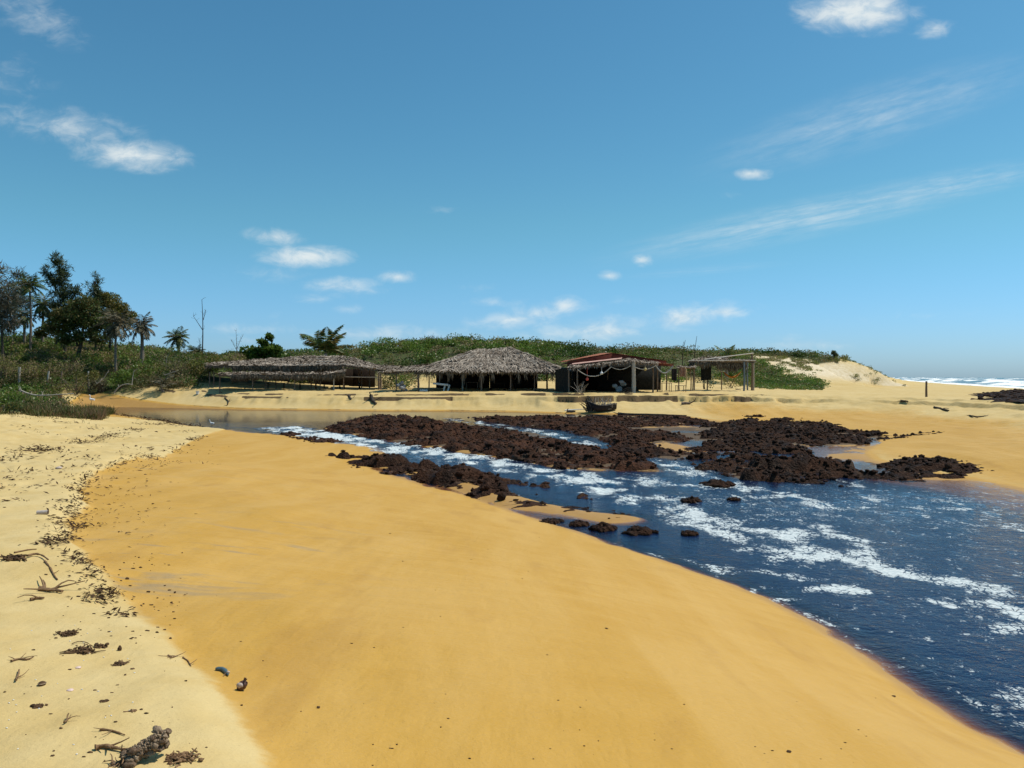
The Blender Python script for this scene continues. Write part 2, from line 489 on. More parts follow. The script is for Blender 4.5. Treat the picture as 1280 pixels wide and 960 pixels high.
wetness = np.maximum(wetness, (1 - ss(0.2, 0.7, t_sf)) * (t_sf > 0))
brim = 1 - ss(0.0, 0.30, np.where(np.maximum(t_sn, t_sf) > 0, np.maximum(t_sn, t_sf), 0)) 
yel = (t_sf > 0) * 0.10 * (1 - ss(10, 18, tx) * 0.3)

m_sand, t, out = mat('sand')
oc = t.coord()
big = t.noise(oc, 0.25, 4, 0.55); mid = t.noise(oc, 2.2, 5, 0.6); grain = t.noise(oc, 130, 2, 0.7); fine = t.noise(oc, 24, 4, 0.7)
streak = t.noise(t.mapping(oc, (0.8, 3.0, 1), (0, 0, R(20))), 1.0, 5, 0.6, 0.6)
wetf = t.ramp(t.math('ADD', t.attr('wet'), t.math('ADD', t.math('MULTIPLY', t.math('SUBTRACT', streak, 0.5), 0.5), t.math('MULTIPLY', t.math('SUBTRACT', t.noise(oc, 7.0, 5, 0.7), 0.5), 0.6))), 0.30, 0.72)
dryc = t.mix(t.ramp(t.math('ADD', t.math('MULTIPLY', big, 0.5), t.math('MULTIPLY', mid, 0.5)), 0.35, 0.65), (0.53, 0.370, 0.138), (0.60, 0.450, 0.205))
dryc = t.mix(t.attr('yel'), dryc, (0.50, 0.325, 0.125))
wetc = t.mix(t.ramp(streak, 0.3, 0.75), (0.480, 0.252, 0.026), (0.535, 0.298, 0.050))
wetc = t.mix(t.ramp(big, 0.4, 0.7), wetc, (0.495, 0.268, 0.034))
flow = t.noise(t.mapping(oc, (1.6, 0.28, 1), (0, 0, R(-24))), 0.8, 5, 0.6, 0.4)
wetc = t.mix(t.ramp(flow, 0.38, 0.66, 0.0, 0.55), wetc, (0.57, 0.335, 0.080))
wetc = t.mix(t.ramp(t.noise(t.mapping(oc, (1.2, 0.35, 1), (0, 0, R(-20)), (7, 3, 0)), 1.3, 4, 0.6), 0.55, 0.72, 0.0, 0.5), wetc, (0.40, 0.205, 0.028))
gs = t.noise(t.mapping(oc, (0.7, 2.6, 1), (0, 0, R(-14))), 1.1, 4, 0.65, 0.5)
wetc = t.mix(t.math('MULTIPLY', t.ramp(gs, 0.56, 0.70), t.math('MULTIPLY', t.attr('grey'), 0.75)), wetc, (0.25, 0.20, 0.135))
c = t.mix(wetf, dryc, wetc)
c = t.mix(t.math('MULTIPLY', t.attr('brim'), 0.55), c, (0.27, 0.145, 0.06))
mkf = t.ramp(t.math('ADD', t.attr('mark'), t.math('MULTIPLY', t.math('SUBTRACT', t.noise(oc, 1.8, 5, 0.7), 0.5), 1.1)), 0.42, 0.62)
c = t.mix(t.attr('pale'), c, t.mix(t.ramp(mid, 0.35, 0.65), (0.60, 0.48, 0.30), (0.70, 0.59, 0.42)))
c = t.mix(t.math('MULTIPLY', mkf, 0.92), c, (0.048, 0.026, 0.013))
spk = t.ramp(t.noise(oc, 60, 2, 0.5), 0.68, 0.74)
c = t.mix(t.math('MULTIPLY', spk, 0.35), c, (0.25, 0.16, 0.07))
c = t.mix(t.ramp(grain, 0.3, 0.7, 0.0, 0.16), c, (0.36, 0.26, 0.12))
soil = t.mix(t.ramp(mid, 0.35, 0.6), (0.055, 0.042, 0.018), (0.055, 0.078, 0.018))
vf = t.ramp(t.math('ADD', t.attr('veg'), t.math('MULTIPLY', t.math('SUBTRACT', t.noise(oc, 0.5, 5, 0.65), 0.5), 0.9)), 0.35, 0.6)
c = t.mix(vf, c, soil)
hgt = t.math('ADD', t.math('MULTIPLY', fine, 0.6), t.math('MULTIPLY', grain, 0.25))
n1 = t.bump(hgt, 0.6, 0.014)
n2 = t.bump(t.noise(t.mapping(oc, (1, 2.2, 1), (0, 0, R(-30))), 3.0, 4, 0.6), 0.3, 0.06, n1)
n2 = t.bump(t.noise(t.mapping(oc, (3.2, 0.9, 1), (0, 0, R(-22))), 2.2, 3, 0.55, 0.3), 0.22, 0.05, n2)
principled(t, out, c, t.mix(wetf, (0.95,) * 3, (0.62,) * 3), 0.25, n2)

grey = np.exp(-(((tx + 3.0) / 1.3) ** 2 + ((ty - 7.4) / 2.6) ** 2)) + 0.45 * np.exp(-(((tx + 6.5) / 2.5) ** 2 + ((ty - 17) / 3) ** 2))
grey = np.clip(grey, 0, 1)
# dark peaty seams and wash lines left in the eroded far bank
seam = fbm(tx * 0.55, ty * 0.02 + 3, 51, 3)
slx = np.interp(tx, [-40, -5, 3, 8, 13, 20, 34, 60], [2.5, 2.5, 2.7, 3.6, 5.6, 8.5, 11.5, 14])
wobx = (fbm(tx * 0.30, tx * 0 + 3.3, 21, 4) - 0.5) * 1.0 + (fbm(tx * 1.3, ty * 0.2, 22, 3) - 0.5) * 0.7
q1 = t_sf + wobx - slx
mk = np.exp(-((q1 + 0.02) / 0.24) ** 2) * ss(0.44 - 0.10 * ss(0, 4, tx), 0.54 - 0.10 * ss(0, 4, tx), seam) * (1 - ss(14, 21, tx))  # seam cover raised along the ledge to paint its shaded face brown too
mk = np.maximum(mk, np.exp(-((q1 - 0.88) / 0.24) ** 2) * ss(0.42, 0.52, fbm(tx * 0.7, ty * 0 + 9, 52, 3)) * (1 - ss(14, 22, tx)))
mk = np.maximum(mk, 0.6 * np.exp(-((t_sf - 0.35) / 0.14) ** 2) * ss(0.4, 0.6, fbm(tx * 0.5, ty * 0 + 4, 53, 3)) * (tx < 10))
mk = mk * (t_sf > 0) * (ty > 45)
pave = ss(-0.2, 0.9, t_rf) * (0.75 + 0.0 * tx)
for cx_, cy_, rx_, ry_ in ((832, 532, 1.9, 1.2), (855, 559, 1.5, 0.9), (1020, 567, 2.3, 1.0), (960, 560, 1.6, 0.7), (1050, 592, 0.9, 0.9)):
    q_ = onw(cx_, cy_); pave = pave * (1 - np.exp(-(((tx - q_[0]) / rx_) ** 2 + ((ty - q_[1]) / (ry_ * 1.6)) ** 2)) * 1.3)
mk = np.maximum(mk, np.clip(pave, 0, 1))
pale = np.clip(duneface * ss(0.1, 0.4, t_hm), 0, 1)
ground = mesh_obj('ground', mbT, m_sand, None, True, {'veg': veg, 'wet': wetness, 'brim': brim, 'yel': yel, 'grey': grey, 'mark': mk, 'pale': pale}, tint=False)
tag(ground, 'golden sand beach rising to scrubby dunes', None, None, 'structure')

# ------------------------------------------------------------------ river water
rs = [4.2]
while rs[-1] < 84: rs.append(rs[-1] + min(max(rs[-1] * 0.008, 0.05), 0.22))
wx, wy, wq = fan(np.array(rs), np.radians(np.concatenate([np.arange(-40, 38, 0.16), np.arange(38, 75, 0.6)])))
wt, w_sn, w_sf, wL, _, w_rf = terrain(wx, wy, True)
dep = wL - wt
# foam: lines where the rapids tumble and patches drifting on the lower pool
FO = [([(352, 535), (375, 540), (405, 545), (425, 549)], 0.6, 1.5), ([(425, 549), (480, 558), (530, 563), (580, 572)], 0.7, 1.0), ([(580, 573), (640, 584), (690, 592), (740, 600)], 0.6, 0.95),
      ([(700, 594), (735, 603), (760, 615), (790, 626), (830, 640), (875, 656)], 0.26, 1.15), ([(730, 600), (760, 610), (800, 622), (850, 640)], 0.5, 0.7), ([(790, 602), (850, 601), (900, 608), (960, 614), (1010, 625), (1090, 640)], 0.42, 0.72),
      ([(830, 620), (868, 630), (880, 645), (925, 655)], 0.22, 0.85), ([(880, 656), (930, 668), (985, 680), (1010, 682)], 0.22, 1.0), ([(1040, 664), (1065, 680), (1085, 695), (1100, 705)], 0.14, 0.85),
      ([(985, 684), (1040, 692), (1090, 705), (1130, 718), (1185, 726)], 0.22, 1.2), ([(1105, 712), (1150, 725), (1180, 733)], 0.20, 1.2), ([(1100, 742), (1140, 750), (1200, 765), (1280, 780)], 0.14, 1.1), ([(1200, 752), (1240, 765), (1300, 785)], 0.16, 1.05),
      ([(900, 700), (960, 708), (1020, 715), (1050, 716)], 0.10, 0.85), ([(980, 740), (1050, 738), (1085, 742), (1130, 745)], 0.08, 0.9), ([(1000, 752), (1050, 756), (1090, 760)], 0.06, 0.9), ([(920, 728), (960, 735), (985, 738)], 0.07, 0.75),
      ([(1110, 790), (1140, 802), (1160, 806)], 0.06, 0.85), ([(1180, 820), (1200, 828)], 0.06, 0.8), ([(1200, 850), (1245, 870), (1290, 890)], 0.18, 0.72), ([(1235, 790), (1280, 800)], 0.08, 0.8),
      ([(560, 524), (610, 530), (660, 538), (715, 548), (735, 556)], 0.4, 0.72), ([(830, 578), (870, 592), (890, 600)], 0.28, 0.85), ([(1040, 590), (1075, 603), (1090, 620), (1180, 628)], 0.35, 0.70), ([(930, 622), (1000, 632), (1060, 640), (1150, 650), (1280, 664)], 0.45, 0.66),
      ([(880, 740), (1000, 790), (1120, 860), (1250, 925)], 0.14, 0.60), ([(1060, 800), (1150, 870), (1280, 938)], 0.09, 0.60)]
fwx = wx + (fbm(wx * 0.55, wy * 0.4, 85, 4) - 0.5) * 2.6 * ss(26, 10, wy) + (fbm(wx * 1.8, wy * 1.2, 86, 3) - 0.5) * 0.7; fwy = wy + (fbm(wx * 0.55, wy * 0.4, 87, 4) - 0.5) * 3.0 * ss(30, 12, wy) + (fbm(wx * 1.8, wy * 1.2, 88, 3) - 0.5) * 0.8
foam = np.zeros(wx.shape)
for pts, wd, st in FO:
    P = [tuple(onw(a, b)) for a, b in pts]
    k = 0.6
    dd, _ = polydist(fwx, fwy * k, [(a, b * k) for a, b in P])
    foam = np.maximum(foam, (st * np.where(wd > 0.3, 0.9, 0.80)) * np.exp(-(dd / (wd * (1.5 if wd > 0.3 else 2.1))) ** 2 * 0.8))
rq = ss(17, 21, wy)
foam = foam * (0.42 + 1.15 * ((1 - rq) * ss(0.25, 0.75, fbm(wx * 1.6, wy * 1.0, 89, 4)) + rq * ss(0.3, 0.7, fbm(wx * 2.2, wy * 1.6, 94, 4))))
pool = ss(26, 18, wy) * ss(2, 5, wx)
foam = np.maximum(foam, 0.50 * pool * ss(11, 17, wy)); foam = np.maximum(foam, 0.37 * pool)
edge = np.exp(-(np.maximum(dep, 0) / 0.03) ** 2) * (wy > 18) * 0.45
foam = np.maximum(foam, edge * ss(0.4, 0.6, fbm(wx * 0.8, wy * 0.8, 77)))
e2 = np.exp(-((dep - 0.03) / 0.035) ** 2) * (wy < 20) * (w_sn > -1.2) * 0.62
foam = np.maximum(foam, e2 * ss(0.40, 0.62, fbm(wx * 1.6, wy * 1.6, 78, 3)))
rap = np.clip(np.maximum(0, foam - 0.3) * 1.4, 0, 1) * ss(15, 19, wy)
wz = wL + (fbm(wx * 1.6, wy * 1.1, 80, 3) - 0.5) * (0.003 + 0.017 * ss(48, 38, wy) + 0.16 * rap) + (fbm(wx * 4.5, wy * 3.5, 81, 2) - 0.5) * (0.008 * ss(46, 36, wy) + 0.07 * rap)
keep = (dep > -0.12) & ~((wy > 60) & (wx < -42)) & (wx < 70)
fk = keep[wq].any(1)
use = np.unique(wq[fk]); remap = np.full(len(wx), -1); remap[use] = np.arange(len(use))
mbW = MB(); mbW.add(np.stack([wx, wy, wz], 1)[use], remap[wq[fk]])

m_water, t, out = mat('river_water')
oc = t.coord()
dp = t.math('MAXIMUM', t.attr('depth'), 0.0)
r_ = t.math('EXPONENT', t.math('MULTIPLY', dp, -10.0)); g_ = t.math('EXPONENT', t.math('MULTIPLY', dp, -17.0)); b_ = t.math('EXPONENT', t.math('MULTIPLY', dp, -20.0))
cc = t.new('ShaderNodeCombineColor'); t.set(cc.inputs[0], r_); t.set(cc.inputs[1], g_); t.set(cc.inputs[2], b_)
tr = t.new('ShaderNodeBsdfTransparent'); t.l.new(cc.outputs[0], tr.inputs[0])
df = t.new('ShaderNodeBsdfDiffuse'); t.set(df.inputs[0], (0.005, 0.015, 0.050))
body = t.new('ShaderNodeMixShader'); t.set(body.inputs[0], t.math('SUBTRACT', 1.0, r_)); t.l.new(tr.outputs[0], body.inputs[1]); t.l.new(df.outputs[0], body.inputs[2])
calm = t.attr('calm')
rip = t.math('ADD', t.noise(t.mapping(oc, (1, 1.4, 1)), 7.0, 4, 0.6, 0.4), t.math('MULTIPLY', t.noise(oc, 22, 3, 0.6), 0.4))
rip = t.math('ADD', rip, t.math('MULTIPLY', t.noise(oc, 1.6, 2), 1.6))
nb = t.new('ShaderNodeBump'); t.set(nb.inputs['Height'], rip); t.set(nb.inputs['Strength'], calm); nb.inputs['Distance'].default_value = 0.06
fr = t.new('ShaderNodeFresnel'); fr.inputs[0].default_value = 1.33; t.l.new(nb.outputs[0], fr.inputs[1])
gl = t.new('ShaderNodeBsdfGlossy'); gl.inputs['Roughness'].default_value = 0.08; t.l.new(nb.outputs[0], gl.inputs['Normal'])
sf_ = t.new('ShaderNodeMixShader'); t.set(sf_.inputs[0], t.math('MULTIPLY', fr.outputs[0], 1.0, clamp=True)); t.l.new(body.outputs[0], sf_.inputs[1]); t.l.new(gl.outputs[0], sf_.inputs[2])
fo = t.attr('foam')
wv = t.mapping(oc, (1.0, 0.75, 1), (0, 0, R(18)))
nn = t.math('ADD', t.math('MULTIPLY', t.noise(wv, 2.6, 6, 0.66, 0.6), 0.45), t.math('MULTIPLY', t.noise(wv, 10, 5, 0.75, 0.4), 0.45))
nn = t.math('ADD', nn, t.math('MULTIPLY', t.math('SUBTRACT', t.noise(wv, 30, 3, 0.6, 0.5), 0.5), 0.22))
vo = t.new('ShaderNodeTexVoronoi', feature='DISTANCE_TO_EDGE'); t.l.new(t.mapping(oc, (1, 0.8, 1)), vo.inputs['Vector']); vo.inputs['Scale'].default_value = 8.5
nn = t.math('ADD', t.math('MULTIPLY', t.math('SUBTRACT', nn, 0.5), 2.1), 0.5)
nn = t.math('SUBTRACT', nn, t.ramp(vo.outputs['Distance'], 0.0, 0.09, 0.26, 0.0))
thr = t.math('SUBTRACT', 0.705, t.math('MULTIPLY', fo, 0.52))
fm = t.ramp(t.math('SUBTRACT', nn, thr), -0.02, 0.20)
fd = t.new('ShaderNodeBsdfDiffuse'); t.set(fd.inputs[0], t.mix(t.ramp(t.noise(oc, 16, 3), 0.3, 0.7), (0.45, 0.51, 0.52), (0.68, 0.71, 0.69)))
t.l.new(t.bump(t.noise(oc, 14, 4, 0.7), 0.6, 0.03), fd.inputs['Normal'])
fin = t.new('ShaderNodeMixShader'); t.set(fin.inputs[0], t.math('MULTIPLY', fm, 0.93)); t.l.new(sf_.outputs[0], fin.inputs[1]); t.l.new(fd.outputs[0], fin.inputs[2])
t.l.new(fin.outputs[0], out.inputs[0])
calmv = 0.32 - 0.22 * ss(24, 34, wy) * (1 - np.clip(rap * 2, 0, 1))
calmv = np.where(wy > 46, 0.015, calmv)
water = mesh_obj('river_water', mbW, m_water, None, True, {'depth': dep[use], 'foam': foam[use], 'calm': calmv[use]}, tint=False)
tag(water, 'dark tea coloured river water streaked with white foam', None, None, 'structure')

# ------------------------------------------------------------------ sea with surf
S = np.array(SEA, float)
dl = np.concatenate([[0], np.cumsum(np.hypot(*np.diff(S, axis=0).T))])
tt_ = np.concatenate([np.arange(0, 1300, 5.0), np.arange(1300, dl[-1], 30.0)])
sx = np.interp(tt_, dl, S[:, 0]); sy = np.interp(tt_, dl, S[:, 1])
ker = np.ones(15) / 15
def smo(a): return np.convolve(np.pad(a, 7, mode='reflect', reflect_type='odd'), ker, 'valid')
sx, sy = smo(sx), smo(sy)
tx_, ty_ = np.gradient(sx), np.gradient(sy); ln = np.hypot(tx_, ty_)
nx_, ny_ = ty_ / ln, -tx_ / ln
vv = np.concatenate([np.arange(-25, 240, 1.6), 240 * 1.12 ** np.arange(0, 36)])
Vg, Tg = np.meshgrid(vv, tt_, indexing='ij')
gx = sx[None] + nx_[None] * Vg; gy = sy[None] + ny_[None] * Vg
eta = np.zeros(gx.shape); fom = np.zeros(gx.shape)
for v0, amp, wd in ((3, 0.35, 2.5), (20, 0.75, 4), (46, 0.95, 5), (78, 1.0, 5.5), (118, 1.0, 6), (165, 0.8, 7), (212, 0.7, 7)):
    wig = (fbm(Tg * 0.012, Tg * 0 + v0, 90, 3) - 0.5) * 22
    seg = ss(0.47, 0.62, fbm(Tg * 0.015 + v0, Tg * 0 + v0 * 1.7, 91, 3))
    q = (Vg - v0 - wig)
    eta += amp * np.exp(-(q / wd) ** 2) * (0.4 + 0.6 * seg)
    br = np.exp(-(np.minimum(q, 0) / 13) ** 2) * np.exp(-(np.maximum(q, 0) / 2.5) ** 2)
    fom = np.maximum(fom, br * seg * (1.05 if v0 < 100 else 0.8))
fom = np.maximum(fom, 0.9 * ss(16, 4, Vg))
eta += (fbm(gx * 0.12, gy * 0.12, 93, 3) - 0.5) * 0.5 * ss(900, 200, Vg)
fom = np.maximum(fom, 0.30 * ss(600, 100, Vg))
n_, m_ = gx.shape; ii = np.arange(n_ * m_).reshape(n_, m_)
q = np.stack([ii[:-1, :-1], ii[:-1, 1:], ii[1:, 1:], ii[1:, :-1]], -1).reshape(-1, 4)
mbS = MB(); mbS.add(np.stack([gx.ravel(), gy.ravel(), (SEAZ + eta).ravel()], 1), q[:, ::-1])
m_sea, t, out = mat('sea_water')
oc = t.coord()
ns = t.math('ADD', t.math('MULTIPLY', t.noise(oc, 0.18, 4, 0.6), 0.6), t.math('MULTIPLY', t.noise(oc, 1.1, 4, 0.65), 0.4))
fm = t.ramp(t.math('SUBTRACT', ns, t.math('SUBTRACT', 0.76, t.math('MULTIPLY', t.attr('foam'), 0.42))), 0.0, 0.05)
col = t.mix(t.ramp(t.noise(oc, 0.02, 3), 0.4, 0.6), (0.10, 0.16, 0.16), (0.16, 0.19, 0.17))
col = t.mix(fm, col, (0.84, 0.85, 0.82))
principled(t, out, col, t.mix(fm, (0.25,) * 3, (0.9,) * 3), 0.4, t.bump(t.noise(oc, 0.9, 4, 0.6), 0.5, 0.5))
sea = mesh_obj('sea', mbS, m_sea, None, True, {'foam': fom.ravel()}, tint=False)
tag(sea, 'grey green sea with rows of white surf', None, None, 'structure')

# ================================================================== ROCKS
m_rock, t, out = mat('reef_rock')
oc = t.coord()
v1 = t.noise(oc, 2.2, 4, 0.6); v2 = t.noise(oc, 14, 5, 0.7)
c = t.mix(t.ramp(v1, 0.35, 0.65), (0.015, 0.009, 0.0065), (0.042, 0.022, 0.014))
c = t.mix(t.ramp(v2, 0.52, 0.72, 0, 0.8), c, (0.115, 0.066, 0.042))
c = t.mix(t.math('MULTIPLY', t.attr('warm'), t.ramp(t.noise(oc, 1.1, 4, 0.7), 0.35, 0.62)), c, (0.125, 0.052, 0.028))
c = t.mix(t.ramp(t.noise(oc, 0.9, 5, 0.7, 0.6), 0.56, 0.70, 0, 0.55), c, (0.10, 0.075, 0.055))
c = t.mix(t.ramp(v2, 0.28, 0.42, 0.7, 0.0), c, (0.008, 0.006, 0.005))
vo = t.new('ShaderNodeTexVoronoi'); t.l.new(oc, vo.inputs['Vector']); vo.inputs['Scale'].default_value = 18
hh = t.math('ADD', t.math('MULTIPLY', v2, 1.0), t.math('MULTIPLY', vo.outputs['Distance'], 0.7))
principled(t, out, c, t.mix(t.ramp(v1, 0.4, 0.6), (0.55,) * 3, (0.9,) * 3), 0.05, t.bump(hh, 1.0, 0.06))

def outcrop(label, front, back, hmax, group='dark reef outcrops in the river', warm=0.0, cell=0.085, dens=26.0, gap=0.30, base=None, name='rock_outcrop', cat='rock outcrop', edge=0.6, back_dz=0.36):
    hmax = hmax * 0.54
    poly = [tuple(onw(a, b)) for a, b in front] + [tuple(onw(a, b, back_dz * hmax / 0.4)) for a, b in back]
    P = np.array(poly); x0, y0 = P.min(0) - 0.3; x1, y1 = P.max(0) + 0.3
    cx, cy = P.mean(0)
    area = abs(np.sum(P[:, 0] * np.roll(P[:, 1], -1) - P[:, 1] * np.roll(P[:, 0], -1))) / 2
    cell = max(cell, math.sqrt((x1 - x0) * (y1 - y0) / 90000))
    gx = np.arange(x0, x1 + cell, cell); gy = np.arange(y0, y1 + cell, cell)
    X, Y = np.meshgrid(gx, gy, indexing='ij')
    X = X + (vn(X * 3, Y * 3, 101) - 0.5) * cell * 1.2; Y = Y + (vn(X * 3, Y * 3, 102) - 0.5) * cell * 1.2
    sd = sdist(X, Y, poly)
    sd = sd + 0.38 + (fbm(X * 0.8, Y * 0.8, 103, 4) - 0.5) * edge * 2.2
    def shape(x, y, s):
        body = hmax * ss(-0.05, edge + 0.5, s) * (0.35 + 0.9 * fbm(x * 0.45, y * 0.45, 104, 3))
        rid = 1 - np.abs(fbm(x * 1.7, y * 1.7, 105, 4) * 2 - 1)
        lp = 1 - np.abs(vn(x * 4.2, y * 4.2, 106) * 2 - 1)
        holes = ss(0.5 - gap * 0.5 + 0.12, 0.5 - gap * 0.5, fbm(x * 0.75 + 5, y * 1.1, 107, 4))
        return body + (rid - 0.62) * hmax * 0.75 * ss(-0.1, 0.3, s) + lp * 0.06 + 0.05 * (fbm(x * 9, y * 9, 108, 2) - 0.5) - holes * 0.75 * hmax - 0.08
    G = terrain(X, Y) if base is None else np.full(X.shape, base)
    hz = shape(X, Y, sd)
    Z = np.maximum(G, lvl(Y) - 0.2 if base is None else G) + np.where(sd > -0.1, hz, -0.25)
    ok = (sd > -0.15) & (hz > -0.07)
    n, m = X.shape; ii = np.arange(n * m).reshape(n, m)
    q = np.stack([ii[:-1, :-1], ii[1:, :-1], ii[1:, 1:], ii[:-1, 1:]], -1).reshape(-1, 4)
    q = q[ok.ravel()[q].sum(1) >= 2]
    use = np.unique(q); rm = np.full(n * m, -1); rm[use] = np.arange(len(use))
    mb = MB(); V = np.stack([X.ravel(), Y.ravel(), Z.ravel()], 1)[use]; mb.add(V, rm[q])
    # knobbly loose crust on top
    k = int(area * dens)
    rx = rng.uniform(x0, x1, k * 4); ry = rng.uniform(y0, y1, k * 4)
    s = sdist(rx, ry, poly) + 0.38 + (fbm(rx * 0.8, ry * 0.8, 103, 4) - 0.5) * edge * 2.2
    hh_ = shape(rx, ry, s)
    sel = np.where((s > -0.12) & (hh_ > -0.02))[0][:k]
    rx, ry, s, hh_ = rx[sel], ry[sel], s[sel], hh_[sel]
    g = (terrain(rx, ry) if base is None else np.full(rx.shape, base))
    if base is None: g = np.maximum(g, lvl(ry) - 0.2)
    for a, b, zz in zip(rx, ry, g + hh_):
        r = rng.uniform(0.02, 0.075) * (1 + (rng.random() < 0.1) * 0.7)
        lump(mb, (a, b, zz + r * 0.15), (r * rng.uniform(0.8, 1.5), r * rng.uniform(0.8, 1.4), r * rng.uniform(0.5, 1.0)), ICO1, 0.5, 1.4)
    mb_v = mb.verts()
    loc = np.array([cx, cy, gz(cx, cy) if base is None else base])
    mb.v = [mb_v - loc]
    o = mesh_obj(name, mb, m_rock, None, False, {'warm': np.full(len(mb_v), warm)}, tint=False)
    o.location = tuple(loc)
    return tag(o, label, cat, group)
outcrop('reddish brown humped rock mass left of the boat, between the rapids and the back channel',
        [(396, 540), (440, 545), (500, 556), (560, 564), (640, 577), (700, 588), (760, 591), (800, 590), (832, 578)], [(740, 555), (690, 545), (640, 535), (590, 530), (545, 523), (515, 514), (470, 513), (435, 519), (405, 529)], 0.5, warm=0.41, gap=0.12)
outcrop('long low rock strip along the far side of the back channel, below the sandy bank',
        [(560, 521), (620, 531), (690, 540), (735, 550), (765, 562), (830, 572), (870, 572), (830, 565), (815, 556), (860, 549), (845, 543), (790, 541), (775, 534), (840, 532)], [(895, 526), (850, 518), (760, 519), (690, 518), (640, 516), (590, 517), (545, 519)], 0.36, warm=0.30, gap=0.18)
outcrop('rough brown rock bridge between two sand patches, behind the broad black shelf',
        [(745, 566), (790, 577), (835, 580), (880, 577), (905, 566)], [(890, 556), (850, 560), (820, 556), (790, 548), (755, 552)], 0.30, warm=0.2, gap=0.16)
outcrop('dark flat rock shelf reaching toward the gentle sand beach on the far side',
        [(880, 548), (930, 553), (990, 556), (1060, 557), (1100, 550), (1112, 545)], [(1060, 533), (1015, 524), (950, 521), (905, 524), (880, 532)], 0.34, warm=0.05, gap=0.1)
outcrop('dark rough rock linking the flat shelf to the broad black shelf, left of the film',
        [(872, 574), (930, 568), (985, 573), (1008, 567)], [(1000, 553), (940, 545), (885, 544)], 0.42, warm=0.05, gap=0.05, edge=0.35)
outcrop('thin black rock ledge tapering onto the open beach sand',
        [(1085, 552), (1130, 549), (1172, 548)], [(1172, 544), (1130, 544), (1095, 546)], 0.14, gap=0.0, edge=0.2)
outcrop('broad nearly black rock shelf above the blue pool, with shallow film behind it',
        [(855, 590), (900, 598), (960, 605), (1010, 608), (1070, 610), (1092, 606)], [(1070, 592), (1040, 584), (1088, 583), (1080, 576), (1020, 570), (985, 566), (925, 554), (880, 558), (850, 566)], 0.62, warm=0.08, gap=0.0, edge=0.3)
outcrop('isolated black rock patch beside the thin wet film at the beach edge',
        [(1087, 594), (1110, 599), (1150, 600), (1190, 595), (1225, 593)], [(1205, 578), (1170, 574), (1135, 569), (1110, 573), (1105, 582)], 0.32, warm=0.0, gap=0.12)
outcrop('long dark rock ridge along the near sand bank, beside the rapids',
        [(408, 572), (440, 580), (480, 594), (530, 608), (580, 619), (630, 628), (660, 622), (690, 612), (720, 620), (770, 633)], [(770, 622), (730, 604), (690, 594), (620, 583), (560, 572), (500, 567), (440, 563), (400, 563)], 0.60, warm=0.12, gap=0.06, dens=22, edge=0.4)
outcrop('small scattered dark rocks on the sandy edge of the near inlet, under the long ridge',
        [(640, 634), (660, 636), (685, 634)], [(680, 626), (655, 626)], 0.16, warm=0.1, gap=0.2, edge=0.3, dens=14)
outcrop('short dark rock strip on the small sand spit beside the near inlet',
        [(690, 642), (720, 645), (750, 638), (745, 632)], [(720, 627), (700, 630)], 0.22, warm=0.1, gap=0.05, edge=0.25, dens=14)
outcrop('low dark rocks at the tip of the sand spit beside the pool',
        [(736, 648), (765, 652), (800, 650), (800, 643)], [(770, 638), (745, 640)], 0.18, warm=0.1, gap=0.15, edge=0.25, dens=14)
outcrop('reddish seaweed covered rocks lying on the near sand beside the first rapids',
        [(372, 551), (400, 556), (432, 553), (440, 550)], [(415, 544), (390, 545), (370, 547)], 0.14, warm=0.45, gap=0.25, edge=0.4)
outcrop('dark half submerged rock where the white rapids begin',
        [(352, 545), (368, 547), (380, 543)], [(375, 534), (360, 535)], 0.26, warm=0.2, gap=0.0, edge=0.3)
outcrop('low dark rock awash in foam at the foot of the rapids',
        [(768, 620), (800, 624), (840, 624), (848, 618)], [(815, 606), (780, 607)], 0.20, warm=0.05, gap=0.1, edge=0.3, dens=12)
SM = [(688, 653, 14, 4, 'small rock awash in the near inlet, closest to the sand edge'), (722, 656, 13, 6, 'small double rock awash in the near inlet, left of a taller rock'), (755, 662, 16, 10, 'tall knobbly rock standing in the near inlet'),
      (800, 666, 21, 9, 'flat topped rock in the pool just off the sand spit'), (865, 627, 12, 7, 'small black rock in the blue pool below the foam stream'), (917, 625, 8, 4, 'little black rock in blue water below the broad black shelf'),
      (862, 668, 11, 4, 'barely showing rock among drifting foam patches'), (897, 606, 18, 7, 'black rock at the foot of the broad black shelf, in white water')]
for px, py, w, h, lab in SM:
    c = onw(px, py); d = c[1]; rw = w / F * d
    mb = MB()
    for k in range(int(26)):
        a = rng.uniform(0, 2 * pi); q = rng.random() ** 0.5
        x = c[0] + math.cos(a) * q * rw; y = c[1] + math.sin(a) * q * rw * 0.9
        hh = h / F * d * 0.8 * (1 - q * q * 0.8)
        lump(mb, (x, y, lvl(y) + hh * 0.25), (rw * rng.uniform(0.15, 0.42), rw * rng.uniform(0.15, 0.42), max(0.05, hh * rng.uniform(0.6, 1.0))), ICO2, 0.6, 2.2)
    V = mb.verts(); loc = np.array([c[0], c[1], float(lvl(c[1])) - 0.05]); mb.v = [V - loc]
    o = mesh_obj('river_rock', mb, m_rock, None, False, {'warm': np.full(len(V), 0.05)}, tint=False)
    o.location = tuple(loc); tag(o, lab, 'rock', 'small rocks in the river')
